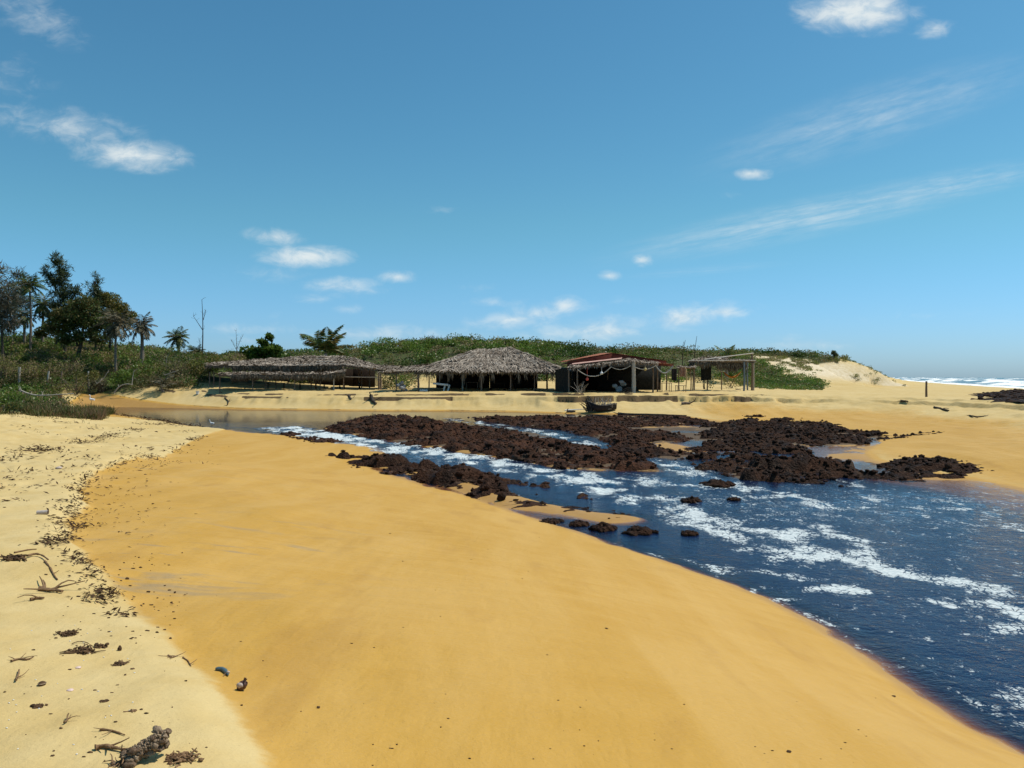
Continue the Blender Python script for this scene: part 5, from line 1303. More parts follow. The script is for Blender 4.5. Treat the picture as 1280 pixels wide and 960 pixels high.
post(Dd, 866, dF + .4, up(866, 452, dF)[2], .05); post(Dd, 884, dB - .5, up(884, 448, dB)[2], .06); post(Dd, 902, dB - .5, up(902, 449, dB)[2], .05)
cloth('shade_screen', 'black shade cloth hanging at the back of the hammock shelter', 'cloth', up(876, 455, 75.2), up(889, 454, 75.2), 1.55, m_net, 1.0)
# hammock
m_ham, t, out = mat('striped_hammock_cloth')
oc = t.coord(); g_ = t.new('ShaderNodeSeparateXYZ'); t.l.new(oc, g_.inputs[0]); wv_ = t.math('FRACT', t.math('MULTIPLY', g_.outputs[1], 3.2))
c_ = t.mix(t.ramp(wv_, .30, .36), (.52, .33, .06), (.40, .09, .02)); c_ = t.mix(t.ramp(wv_, .66, .70), c_, (.10, .02, .015)); principled(t, out, c_, .9, .1)
p0, p1 = up(903, 464.5, 73), up(928, 464, 73); mid = (p0 + p1) / 2
Hm = thing('hammock', (mid[0], mid[1], up(915, 472, 73)[2]), 'yellow and dark red striped hammock slung under the open pole shelter', 'hammock')
mb = MB(); u = np.linspace(0, 1, 21); v = np.linspace(-1, 1, 9); G = []
for a in u:
    w_ = .06 + .42 * math.sin(a * pi) ** .7; sg = .62 * math.sin(a * pi)
    for b in v:
        G.append(p0 + (p1 - p0) * (0.03 + .94 * a) + np.array([0, b * w_, -sg * (1 - .25 * b * b)]))
G = np.array(G); ii = np.arange(len(G)).reshape(21, 9); q = np.stack([ii[:-1, :-1], ii[1:, :-1], ii[1:, 1:], ii[:-1, 1:]], -1).reshape(-1, 4)
mb.add(G, q); mb.add(G + [0, 0, -.015], q[:, ::-1]); mesh_obj('cloth', mb, m_ham, Hm, True)
for a, b in ((p0, up(889, 458, 73)), (p1, up(934.5, 460, 73.4))):
    mb = MB(); bar(mb, a, b, .015, .015, 5, .5, 3); mesh_obj('rope', mb, m_rope, Hm, True)
stickthing('leaning_stick', 'dark bent stick leaning in the sand below the hammock', 'stick', 71.5, [(911.5, 484), (915, 479), (917, 475), (917.5, 472)], .035, m_darkbark)

# ---------------------------------------------------------------- things inside and beside the huts
x = (503 - CX) / F * 66.2; g = gz(x, 66.2); mb = MB()
for k in range(9): lump(mb, (x + rng.normal(0, .18), 66.2 + rng.normal(0, .15), g + .1 + .08 * k), (.26 - .015 * k, .24, .16), ICO2, .45, 2, .4)
single('tarp_heap', mb, m_grey, (x, 66.2, g), 'grey tarp heaped over a stump beside the big thatch hut', 'tarp')
x = (553 - CX) / F * 67.2; g = gz(x, 67.2); T_ = thing('tipped_table', (x, 67.2, g), 'white plastic table tipped on its side under the big thatch roof', 'table')
mb = MB(); box(mb, up(551, 480.2, 67.2), (1.25, .7, .16), 0, .6, ('Y', .10)); mesh_obj('table_top', mb, m_white, T_)
for q in (-.1, .25):
    mb = MB(); bar(mb, up(558, 481, 67.2) + [q, .2 * q, 0], (up(556, 0, 67.2)[0] + q, 67.2, g), .10, .07, 6, .5, 3); mesh_obj('leg', mb, m_white, T_)
table('dark low table in the shade under the peak of the big thatch hut', 622, 68.5, 1.3, .6, m_inshade)
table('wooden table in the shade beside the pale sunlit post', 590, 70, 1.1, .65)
table('long dark bench table deep inside the big thatch hut', 655, 70, 1.6, .6, m_inshade)
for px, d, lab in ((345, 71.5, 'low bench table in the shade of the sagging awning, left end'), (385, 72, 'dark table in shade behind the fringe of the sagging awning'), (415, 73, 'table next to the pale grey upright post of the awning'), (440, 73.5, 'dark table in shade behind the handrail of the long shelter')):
    table(lab, px, d, 1.5, .55, m_inshade)
x = (529 - CX) / F * 66.4; g = gz(x, 66.4); mb = MB()
for k in range(4): lump(mb, (x + .16 * k - .2, 66.4, g + .09), (.10, .09, .11), ICO2, .2, 2)
single('plastic_bag', mb, m_white, (x, 66.4, g), 'crumpled white plastic bag in the shade beside the tarp heap', 'bag')
# bucket on the left bank
p = hit(247, 493.5); mb = MB(); rr = np.array([.12, .13, .155, .165]); zz = np.array([0, .12, .26, .28])
tube(mb, np.stack([np.full(4, p[0]), np.full(4, p[1]), p[2] + zz], 1), rr, 14, .5); bk = thing('bucket', p, 'white plastic bucket on the bank sand beside the dark low bush', 'bucket'); mesh_obj('tub', mb, m_white, bk, True)
mb = MB(); a = np.linspace(0, pi, 9); tube(mb, np.stack([p[0] + .165 * np.cos(a), np.full(9, p[1] - .05), p[2] + .26 + .07 * np.sin(a)], 1), .008, 5); mesh_obj('handle', mb, m_grey, bk)
# fence posts
for px, yt, yb, r_, lab, le, mm in ((24.5, 459, 476, .085, 'thick grey fence post nearest the frame edge, half sunk in bushes', 0, m_palepost), (61, 464, 484, .065, 'pale leaning fence post before the dark thicket', .10, m_palepost), (77.3, 464, 490, .05, 'reddish brown thin fence post above the orange plant', 0, m_post), (110.3, 464, 488, .06, 'grey fence post at the end of the fence beside the dead leaf tangle', 0.0, m_palepost)):
    d = 73.5 if px < 100 else 74; r_ *= 1.45; le *= 1.5; top = up(px, yt, d); x = top[0]; g = gz(x, d); mb = MB()
    bar(mb, (x - le, d, min(g, up(px, yb, d)[2]) - .05), top, r_, r_ * .9, 8, .5, 6, .02); single('fence_post', mb, mm, (x - le, d, g), lab, 'fence post', 'old fence posts on the left bank', True)
# orange dead plant
p = hit(75, 499); mb = MB(); n = 70
leaves(mb, np.tile(p, (n, 1)) + rng.normal(0, .06, (n, 3)) * [1, 1, .2], rng.normal(0, .45, (n, 3)) + [0, 0, 1], .35 * rng.uniform(.5, 1.4, n), .05, .5)
m_or = leafmat('orange_dead_leaf', (.26, .07, .03), (.42, .14, .06)); single('bromeliad', mb, m_or, p, 'orange red dead plant in the bank grass below the thin brown post', 'plant')

# ---------------------------------------------------------------- boat, birds, post and drift on the far bank
m_hull = simple('tarred_hull', (.012, .010, .010), (.035, .026, .022), .7, .3, 5, .4, .02); m_inner = simple('worn_boat_timber', (.09, .075, .06), (.20, .17, .14), .9, .1, 5, .4, .02)
p = np.append(onw(752, 517.0), 0); d = p[1]; zb = max(gz(p[0], d), float(lvl(d))) - .03; BS = 1.02
Bt = thing('rowing_boat', (p[0], d, zb), 'small dark wooden boat full of dry branches, aground at the back channel', 'boat')
def hull(inset, top):
    n = 15; m_ = 9; s = np.linspace(-1, 1, n); G = []
    for a in s:
        bm = (.36 - inset) * (1 - abs(a) ** 2.6 * (.95 if a < 0 else .55)); keel = .03 + inset + (.30 if a < 0 else .10) * abs(a) ** 2.5; gun = .40 + (.34 if a < 0 else .10) * abs(a) ** 2
        for k in range(m_):
            ph = pi * k / (m_ - 1); w_ = -math.cos(ph); b = abs(w_) ** .7 * (1 if w_ > 0 else -1)
            zt = gun - top if k in (0, m_ - 1) else keel + (gun - keel) * (1 - math.sin(ph) ** .7)
            G.append((a * (1.05 - inset) - (.12 * (zt - .4) if a < -.6 else 0), bm * b, zt))
    return np.array(G), n, m_
def place(G): 
    cs, sn_ = math.cos(.22), math.sin(.22); G = G * [BS, BS, BS * 1.15]; return np.stack([p[0] + G[:, 0] * cs - G[:, 1] * sn_, d + G[:, 0] * sn_ + G[:, 1] * cs, zb + G[:, 2] + .03 * G[:, 0]], 1)
for nm, ins, mt, flip in (('hull', 0, m_hull, False), ('inner_planking', .035, m_inner, True)):
    G, n, m_ = hull(ins, .0); ii = np.arange(n * m_).reshape(n, m_); q = np.stack([ii[:-1, :-1], ii[1:, :-1], ii[1:, 1:], ii[:-1, 1:]], -1).reshape(-1, 4)
    mb = MB(); mb.add(place(G), q if flip else q[:, ::-1])
    if not flip:
        mb.add(place(G)[ii[-1]], [tuple(range(m_))])
    mesh_obj(nm, mb, mt, Bt, True)
G, n, m_ = hull(0, 0); V = place(G).reshape(n, m_, 3)
for sd_ in (0, m_ - 1):
    mb = MB(); tube(mb, V[:, sd_] + [0, 0, .01], .028, 6, .5); mesh_obj('gunwale', mb, m_inner, Bt, True)
mb = MB(); box(mb, (p[0] + .25, d + .05, zb + .33), (.16, .62, .035), .22); mesh_obj('thwart', mb, m_inner, Bt)
mb = MB()
for k in range(80):
    q = np.array([p[0] + rng.uniform(-.8, .6), d + rng.uniform(-.12, .2), zb + .25]); bar(mb, q, q + nrm(rng.normal(0, .55, 3) + [0, 0, .9]) * rng.uniform(.35, 1.15) * (1 - .4 * abs(q[0] - p[0])), .026, .009, 4, .7, 5, .08)
single('dry_branches', mb, m_deadwood, (p[0], d, zb + .2), 'tangle of dry branches sticking up out of the small dark boat', 'branches')
mb = MB()
for k in range(16):
    q = np.array([p[0] - .85 + rng.normal(0, .14), d - .12 + rng.normal(0, .1), zb + .05]); bar(mb, q, q + nrm(rng.normal(0, .35, 3) + [-.25, -.1, 1]) * rng.uniform(.6, 1.2), .05, .02, 5, .35, 5, .06)
single('root_stump', mb, m_darkbark, (p[0] - .85, d - .1, zb), 'dark root stump leaning on the high bow of the small boat', 'stump')

m_feather = simple('white_feathers', (.70, .70, .68), (.80, .80, .78), .8, .2, 8, .15, .01); m_beak = simple('dark_beak_and_legs', (.05, .045, .03), (.12, .10, .06), .6, .3, 8, 0, 0)
def egret(label, px, py, hpx, lean=0.0, face=-1):
    q = onw(px, py); d = q[1]; z0 = max(gz(q[0], d), float(lvl(d)) - .06); s = hpx / F * d
    root = thing('egret', (q[0], d, z0), label, 'egret', 'white egrets at the water')
    o_ = np.array([q[0], d, z0])
    def k(x, y, z): return o_ + np.array([face * x, y, z]) * s
    mb = MB()   # one continuous body: tail, trunk, curved neck, head
    P = bezpts([k(-.34, 0, .42), k(-.2, 0, .47), k(0, 0, .52), k(.12, 0, .58), k(.15 + lean, 0, .68), k(.10 + lean, 0, .80), k(.13 + lean, 0, .92), k(.20 + lean, 0, .97), k(.25 + lean, 0, .965)], 26)
    rad = np.interp(np.linspace(0, 8, 26), [0, 1, 2, 3, 4, 5, 6, 7, 8], [.015, .085, .125, .085, .038, .03, .032, .042, .015]) * s
    tube(mb, P, rad, 10, .5); mesh_obj('body', mb, m_feather, root, True)
    mb = MB(); tube(mb, [k(.24 + lean, 0, .965), k(.31 + lean, 0, .955), k(.40 + lean, 0, .94)], np.array([.02, .014, .003]) * s, 6, .9); mesh_obj('beak', mb, m_beak, root, True)
    for sg in (-1, 1):
        mb = MB(); tube(mb, [k(.02, .05 * sg, .44), k(-.03 + .03 * sg, .05 * sg, .22), k(.0 + .05 * sg, .05 * sg, -.02)], .012 * s, 6, .2); mesh_obj('leg', mb, m_beak, root, True)
        mb = MB(); V, T = ICO2; W = V * np.array([.26, .035, .085]) * s; mb.add(W + k(-.10, .09 * sg, .52), T, .5); mesh_obj('wing', mb, m_feather, root, True)
egret('white egret wading at the edge of the sand beside the dark blue water', 264.5, 532, 9, .10, -1)
egret('taller slim white egret at the far end of the pool below the grassy bank', 114, 509.2, 12.5, -.02, -1)

p = hit(1158, 496.5); mb = MB(); bar(mb, p - [0, 0, .2], up(1158, 476.5, p[1]), .075, .065, 8, .3, 5, .01); single('marker_post', mb, m_post, p, 'lone upright wooden post standing on the open beach before the sea', 'post')
def drift(label, pts, r, m=None, name='driftwood', cat='driftwood', n=3):
    P = hits(pts); P[:, 2] += r * .5; mb = MB(); tube(mb, bezpts(P, 9), np.linspace(r, r * .55, 9), 7, .4, True, .25)
    for k in range(n): q = P[rng.integers(0, len(P))]; bar(mb, q, q + nrm(rng.normal(0, 1, 3) * [1, 1, .25] + [0, 0, .12]) * r * 4.5, r * .4, r * .15, 5, .4, 4, r * .5)
    return single(name, mb, m or m_darkbark, P[0], label, cat, 'driftwood on the far bank')
drift('forked dark driftwood log right of the lone upright post', [(1168, 510), (1178, 512.5), (1186, 514)], .075, n=4)
drift('short dark driftwood stub on the beach ridge left of the lone post', [(1126, 503), (1135, 504.5)], .07, n=1)
drift('thin dark branch on the open beach farthest to the sea', [(1212, 520), (1222, 522), (1232, 520.5)], .045, None, 'driftwood', 'driftwood', 5)
drift('long dark log lying at the waterline right of the small boat', [(773, 518), (800, 519), (835, 520), (858, 520.5)], .09)
drift('dark roots trailing down the sand bank below the double shelter', [(281, 498), (286, 502), (284, 507)], .06, None, 'root', 'root', 8)
drift('dark upright stump washed out of the bank below the double shelter corner', [(436, 495), (437.5, 498), (439, 500)], .09, None, 'stump', 'stump', 8)
drift('big dark curved stump sunk in the bank face below the thick double post', [(464, 498), (466, 503), (470, 506)], .16, None, 'stump', 'stump', 4)
drift('thin pale plank at the waterline left of the small boat', [(706, 513.5), (718, 512.8), (731, 511.8)], .05, m_white, 'plank', 'plank', 0)
drift('short black log at the waterline beside the pale plank', [(709, 515.5), (715, 515.2), (719, 515)], .10, None, 'driftwood', 'driftwood', 3)
drift('dark branch lying on the sand above the right ledge of the bank', [(920, 486.8), (926, 487.6)], .05)
drift('pale sand crusted block fallen from the ledge below the bar end', [(852, 506), (862, 505.5)], .14, m_post, 'fallen_block', 'fallen block', 1)
# ================================================================== DRIFT LINE AND THINGS ON THE NEAR SAND
def th2(x, y): return terrain2(np.asarray(x, float), np.asarray(y, float))[0]
_hits = hits
def nearhits(pxs): return _hits(pxs, fn=th2)
def hit2(px, py): return nearhits([(px, py)])[0]
m_weed = simple('dry_seaweed', (0.050, 0.029, 0.016), (0.17, 0.10, 0.052), 0.9, 0.1, 30, 0.4, 0.005)
m_stick = simple('drift_stick', (0.12, 0.065, 0.032), (0.27, 0.165, 0.085), 0.85, 0.15, 30, 0.5, 0.004)
m_shell = simple('pink_shell', (0.55, 0.36, 0.29), (0.72, 0.55, 0.48), 0.5, 0.4, 40, 0.2, 0.002)
m_barn = simple('barnacled_wood', (0.09, 0.05, 0.03), (0.34, 0.25, 0.165), 0.9, 0.1, 38, 0.9, 0.012)
m_husk = simple('wet_brown_husk', (0.045, 0.014, 0.008), (0.11, 0.042, 0.022), 0.45, 0.5, 20, 0.4, 0.006)
m_huskpale = simple('pale_husk_flesh', (0.34, 0.26, 0.21), (0.52, 0.43, 0.37), 0.7, 0.3, 30, 0.3, 0.004)
m_pod = simple('blue_grey_pod', (0.035, 0.060, 0.075), (0.09, 0.14, 0.15), 0.35, 0.5, 25, 0.3, 0.004)
m_can = simple('weathered_tin', (0.34, 0.28, 0.24), (0.52, 0.45, 0.40), 0.5, 0.4, 18, 0.2, 0.004)
m_canend = simple('rusted_tin_end', (0.06, 0.035, 0.022), (0.12, 0.07, 0.045), 0.7, 0.3, 18, 0.2, 0.004)

# -- wrack line: thousands of scraps, one mass
mb = MB()
def scraps(X, Y, s, tint):
    n = len(X); Z = th2(X, Y)
    D = np.stack([rng.normal(0, 1, n), rng.normal(0, 1, n) * 0.7, rng.normal(0, 0.25, n)], 1)
    leaves(mb, np.stack([X, Y, Z + 0.006 + s * 0.08], 1), D, s * rng.uniform(.6, 1.8, n), s * rng.uniform(.2, .5, n), np.clip(tint + rng.normal(0, .2, n), 0, 1), N=np.tile([0, 0, 1.0], (n, 1)) + rng.normal(0, .5, (n, 3)))
WL = [p for p, q in zip(CREST, CREST_PX) if q[1] < 780]
WLa = np.array(WL); seg = np.concatenate([[0], np.cumsum(np.hypot(*np.diff(WLa, axis=0).T))])
def along(n, spread, off=0.15, lo=0, hi=1):
    t_ = rng.uniform(lo, hi, n) * seg[-1]
    x = np.interp(t_, seg, WLa[:, 0]); y = np.interp(t_, seg, WLa[:, 1])
    k = fbm(t_ * 0.8, t_ * 0, 201, 4)
    keep_ = rng.random(n) < ss(0.38, 0.62, k)
    x = x + off + rng.normal(0, 1, n) * spread * (0.4 + (y - 5) * 0.05); y = y + rng.normal(0, 1, n) * spread
    return x[keep_], y[keep_]
x, y = along(1100, 0.07, 0.08, 0, 0.75); scraps(x, y, 0.028 + 0.0026 * y, 0.25)
x, y = along(700, 0.5, 0.45, 0, 0.6); scraps(x, y, 0.022 + 0.002 * y, 0.35)
CL = [(95, 613), (86, 627), (88, 637), (84, 641), (79, 651), (74, 656), (103, 659), (78, 667), (81, 671), (73, 675), (66, 677), (65, 680), (94, 694), (111, 712), (113, 722), (118, 735), (121, 745), (125, 752), (96, 700), (104, 705), (150, 768), (140, 742)]
for px, py in CL:
    c = hit2(px, py); n = int(26 + 24 * rng.random()); x = c[0] + rng.normal(0, .009 * c[1], n); y = c[1] + rng.normal(0, .03 + .006 * c[1], n); scraps(x, y, 0.025 + .003 * c[1], 0.15)
WA = np.array(WRACK); sg2 = np.concatenate([[0], np.cumsum(np.hypot(*np.diff(WA, axis=0).T))])
t_ = rng.uniform(0, sg2[-1], 2600); k_ = rng.random(len(t_)) < ss(.42, .6, fbm(t_ * .5, t_ * 0, 205, 3)); t_ = t_[k_]
scraps(np.interp(t_, sg2, WA[:, 0]) + rng.normal(0, .25, len(t_)), np.interp(t_, sg2, WA[:, 1]) + rng.normal(0, .35, len(t_)), .10, .2)
for px, py in [(10, 590), (15, 596), (8, 600), (5, 612), (54, 558), (100, 575), (70, 565), (35, 608), (28, 625), (96, 573), (98, 583), (48, 588), (104, 600), (118, 598), (80, 528), (104, 536), (135, 588), (170, 560), (178, 563), (185, 530), (160, 540), (40, 535), (55, 542), (25, 520), (60, 521), (150, 548), (230, 540), (210, 527)]:
    c = hit2(px, py); n = 16; scraps(c[0] + rng.normal(0, .014 * c[1], n), c[1] + rng.normal(0, .015 * c[1], n), .03 + .003 * c[1], .25)
for _ in range(700):
    px = rng.uniform(112, 252); q = onw(px, np.interp(px, [95, 130, 180, 240, 300], [511, 516.5, 523, 533, 538.5]) - rng.uniform(-1.0, 3.0) * (1 if px < 240 else .4)); scraps(np.array([q[0]]) + rng.normal(0, .4, 1), np.array([q[1]]) + rng.normal(0, .5, 1), .17, .15)
mesh = mesh_obj('seaweed_wrack', mb, m_weed, None); tag(mesh, 'dark seaweed scraps in drift lines along the edge of the dry sand', 'seaweed', None, 'stuff')
# -- loose crumbs and specks on the sand
mb = MB()
def crumbs(n, fx, sz, tint):
    pts = []
    while len(pts) < n:
        px, py = fx()
        if 0 <= px <= 1280: pts.append((px, py))
    P = nearhits(pts); P[:, 2] = th2(P[:, 0], P[:, 1])
    for p in P:
        r = sz * rng.uniform(.4, 1.5) * (.6 + .12 * p[1])
        lump(mb, p + [0, 0, r * .3], (r * rng.uniform(.8, 2.2), r * rng.uniform(.7, 1.3), r * rng.uniform(.4, .8)), ICO1, .6, 1.6, np.clip(tint + rng.normal(0, .25), 0, 1))
crumbs(60, lambda: (rng.uniform(0, 260), rng.uniform(690, 958)), .0045, .3)
crumbs(25, lambda: (rng.uniform(0, 120), rng.uniform(560, 700)), .007, .3)
crumbs(90, lambda: (rng.uniform(95, 230), rng.uniform(690, 800)), .005, .2)
crumbs(70, lambda: (rng.uniform(180, 1150), rng.uniform(600, 958) ), .0045, .2) if False else crumbs(45, lambda: (rng.uniform(180, 760), rng.uniform(640, 958)), .003, .2)
crumbs(22, lambda: (rng.uniform(700, 1100), rng.uniform(860, 958)), .003, .2)
o = mesh_obj('beach_crumbs', mb, m_weed, None); tag(o, 'tiny dark crumbs of bark and weed sprinkled over the near sand', 'debris', None, 'stuff')
mb = MB(); 
pts = [(rng.uniform(5, 170), rng.uniform(770, 955)) for _ in range(36)]; P = nearhits(pts); P[:, 2] = th2(P[:, 0], P[:, 1])
for p in P: lump(mb, p + [0, 0, .002], (.0042 * rng.uniform(.6, 1.6), .003 * rng.uniform(.6, 1.6), .002), ICO1, .4, 1.6, .9)
o = mesh_obj('shell_grit', mb, m_white if 'm_white' in globals() else m_shell, None); tag(o, 'white shell grit sprinkled on the dry sand', 'shells', None, 'stuff')

# -- single things
def curl(name, label, cat, pts, r, m=None, twigs=0, group=None, lift=1.0):
    P = nearhits(pts); P[:, 2] = th2(P[:, 0], P[:, 1]) + r * lift
    mb = MB(); B = bezpts(P, 12); tube(mb, B, np.linspace(r, r * .55, 12) * (1 + .2 * rng.normal(0, 1, 12)), 7, .5, True, .12)
    for _ in range(twigs):
        q = B[rng.integers(1, 11)]; bar(mb, q, q + np.array([rng.normal(0, 1), rng.normal(0, 1), .35]) * r * 6, r * .5, r * .2, 5, .5, 4, r * .8)
    return single(name, mb, m or m_stick, P[0], label, cat, group, True)
GS = 'sticks washed up on the near sand'
curl('stick', 'forked brown stick touching the barnacled driftwood chunk', 'stick', [(119, 938), (130, 936), (143, 938), (156, 942)], .010, None, 4, GS)
curl('stick', 'thin bent twig lying above the forked stick at the frame bottom', 'twig', [(125, 915), (136, 914), (147, 917), (156, 922)], .005, None, 2, GS)
curl('stick', 'long curving thin twig arching over dry sand left of the weed line', 'twig', [(34, 698), (44, 695), (53, 697), (60, 703)], .010, None, 0, GS, 2)
curl('stick', 'slender twig slanting toward the weed line', 'twig', [(56, 703), (63, 712), (68, 722), (72, 726)], .008, None, 1, GS)
curl('stick', 'very thin twig lying flat above the brown root clump', 'twig', [(18, 692), (28, 690), (38, 688), (46, 688)], .007, None, 0, GS)
curl('stick', 'fat dark stick with a knotted end below the slanting twig', 'stick', [(50, 739), (60, 740), (70, 741), (78, 742)], .016, None, 5, GS)
curl('stick', 'short dark stick beneath the fat knotted stick', 'stick', [(38, 752), (47, 750), (55, 750)], .011, None, 2, GS)
curl('stick', 'twig in two pieces lying at the frame edge above the dark round shell', 'twig', [(14, 829), (24, 825), (34, 828), (42, 822)], .006, None, 3, GS)
curl('stick', 'upright leaning twig left of the dark round shell', 'twig', [(20, 855), (23, 846), (24, 841)], .006, None, 2, GS, 2)
curl('stick', 'short stubby dark twig standing near the frame bottom above the forked stick', 'twig', [(80, 908), (84, 904), (84, 898)], .005, None, 4, GS, 2)
curl('stick', 'curled thin dark twig at the edge of the wet sand left of the blue pod', 'twig', [(229, 824), (235, 827), (239, 834)], .005, None, 1, GS)
curl('stick', 'faint tan twig pair lying left of the curled dark twig', 'twig', [(210, 821), (216, 824), (222, 821)], .005, None, 5, GS)
def weedclump(label, px, py, w, n, r, lng=.5, m=None, name='seaweed_clump', cat='seaweed', hgt=1.0, group='weed clumps on the near sand'):
    c = hit2(px, py); W_ = w / F * c[1]; mb = MB()
    for k in range(n):
        p = c + np.array([rng.normal(0, W_ * .45), rng.normal(0, W_ * .3), rng.random() ** 2 * W_ * .22 * hgt])
        e = p + np.array([rng.normal(0, 1), rng.normal(0, 1), rng.normal(0, .35)]) * W_ * lng * .5
        e[2] = max(e[2], float(th2([e[0]], [e[1]])[0]) + r)
        bar(mb, p, e, r * rng.uniform(.6, 1.3), r * .4, 5, rng.uniform(.1, .8), 5, W_ * .06)
        if rng.random() < .5: lump(mb, p, (r * 2.2, r * 1.8, r * 1.3), ICO1, .6, 2, rng.uniform(0, .6))
    return single(name, mb, m or m_weed, c, label, cat, group)
weedclump('tangled dark weed clump with a twig tail, upper one of three beside the weed ridge', 84, 793, 13, 34, .005, .9)
weedclump('long low tangle of weed roots with a thin arching tendril', 103, 816, 18, 90, .005, .6)
weedclump('bunched brown weed knot at the end of the long root tangle', 124, 809, 7, 40, .006, .8, hgt=2)
curl('tendril', 'thin arching tendril over the long root tangle', 'tendril', [(90, 807), (98, 804), (108, 805), (116, 810)], .003, m_weed, 0, None, 3)
weedclump('small dark weed knot at the rim of the dry sand, right of the others', 150, 831, 9, 36, .005, .9)
weedclump('reddish brown root clump cut by the frame edge beside thin twigs', 18, 699, 14, 60, .010, .7)
weedclump('weed heap with curly stalks right of the barnacled driftwood chunk', 226, 949, 20, 90, .005, .55, m_stick)
weedclump('ragged little tan weed tuft between two twigs near the frame bottom', 166, 891, 5, 16, .004, .9, m_stick)
weedclump('little dark weed bit by the foot of the sandy step', 131, 878, 4, 14, .005, .9)
weedclump('flat dark bark scraps in a row above the frame bottom', 47, 884, 9, 22, .006, .6)
# barnacled chunk
c = hit2(176, 953); s = c[1] / F; ck = thing('driftwood_chunk', c, 'rugged barnacled driftwood chunk casting a dark shadow at the frame bottom', 'driftwood')
mb = MB(); ax = np.array([.9, .42, .25]); ax /= np.linalg.norm(ax)
for k in range(80):
    u = rng.uniform(-1, 1); lump(mb, c + ax * u * 25 * s + rng.normal(0, 1, 3) * [5 * s, 6 * s, 4 * s] + [0, 0, (14 + 5 * u) * s], (6 * s * rng.uniform(.5, 1.2), 5 * s * rng.uniform(.5, 1.1), 4.5 * s * rng.uniform(.5, 1.1)), ICO2, .8, 2.6, rng.uniform(.1, .9))
mesh_obj('wood', mb, m_barn, ck)
mb = MB()
for k in range(240):
    u = rng.uniform(-.7, 1.1); d_ = nrm(rng.normal(0, 1, 3) + [0, -.3, .6]); p = c + ax * u * 24 * s + d_ * [7 * s, 8 * s, 8 * s] + [0, 0, (14 + 5 * u) * s]
    tube(mb, [p, p + d_ * 1.6 * s, p + d_ * 2.6 * s], np.array([1.5, 1.3, .8]) * s, 6, rng.uniform(.5, 1))
mesh_obj('barnacles', mb, m_barn, ck)
mb = MB()
for k in range(12): p = c - ax * 24 * s + rng.normal(0, 4 * s, 3) + [0, 0, 8 * s]; bar(mb, p, p + nrm(rng.normal(0, 1, 3) * [1, 1, .3] + [-.6, 0, 0]) * 16 * s, 1.1 * s, .4 * s, 5, .6, 5, 2 * s)
mesh_obj('roots', mb, m_stick, ck)
# brown husk on the wet sand
c = hit2(300, 864); s = c[1] / F; hk = thing('nut_husk', c, 'broken dark brown nut husk with a pale side on the wet sand', 'nut husk')
mb = MB(); V, T = ICO3; n_ = fbm(V[:, 0] * 2 + 9, V[:, 1] * 2 + V[:, 2] + 9, 210, 3)[:, None]
W = V * (1 + .35 * (n_ - .5)); W = W[:, :] * np.array([6.2, 5.5, 7.0]) * s; W[:, 0] += .35 * W[:, 2]; mb.add(W + c + [2.4 * s, 0, 5.5 * s], T, .5); mesh_obj('shell', mb, m_husk, hk, True)
mb = MB(); W = V * np.array([4.4, 2.2, 3.6]) * s * (1 + .3 * (n_ - .5)); mb.add(W + c + [1.0 * s, -4.2 * s, 7.5 * s], T, .6); mesh_obj('pale_flesh', mb, m_huskpale, hk, True)
mb = MB()
for k in range(9): p = c + np.array([5 * s, 0, 11 * s]); bar(mb, p, p + nrm(rng.normal(0, .6, 3) + [.5, 0, .8]) * 5 * s, 1.3 * s, .4 * s, 5, .3, 3)
mesh_obj('fibres', mb, m_husk, hk)
# blue grey pod
P = nearhits([(269.5, 838.5), (274, 839.5), (279, 840), (283, 842.5), (285.5, 846.5)]); P[:, 2] = th2(P[:, 0], P[:, 1]) + .009
pd = thing('seed_pod', P[0], 'blue grey curved seed pod with a pale tip on the wet sand above the husk', 'seed pod'); mb = MB()
tube(mb, bezpts(P, 14), np.interp(np.linspace(0, 1, 14), [0, .15, .6, .85, 1], [.006, .011, .013, .009, .003]), 9, .5); mesh_obj('pod', mb, m_pod, pd, True)
mb = MB(); bar(mb, P[3], P[3] + np.array([.0, -.05, -.006]), .005, .002, 5, .4, 4, .003); mesh_obj('stalk', mb, m_stick, pd)
mb = MB(); V, T = ICO2; mb.add(V * [.010, .006, .008] + (P[3] + P[4]) / 2 + [.004, 0, .007], T); mesh_obj('tip', mb, m_huskpale, pd, True)
# tin
c = hit2(52.5, 643); s = c[1] / F; tn_ = thing('tin_can', c, 'weathered tin can lying on its side on the dry sand', 'tin can')
a0 = c + np.array([-6 * s, 0, 2.2 * s]); a1 = c + np.array([6.5 * s, 2.0 * s, 2.6 * s]); k = np.linspace(0, 1, 7)[:, None]
mb = MB(); tube(mb, a0 + (a1 - a0) * k, 2.6 * s * np.array([1.06, 1, 1, 1, 1, 1, 1.06]), 16, .6, False); mesh_obj('side', mb, m_can, tn_, True)
mb = MB(); ax = nrm(a1 - a0)
for q in (a0 - ax * .15 * s, a1 - ax * .1 * s): tube(mb, [q, q + ax * .3 * s], 2.45 * s, 16, .3)
mesh_obj('end', mb, m_canend, tn_)
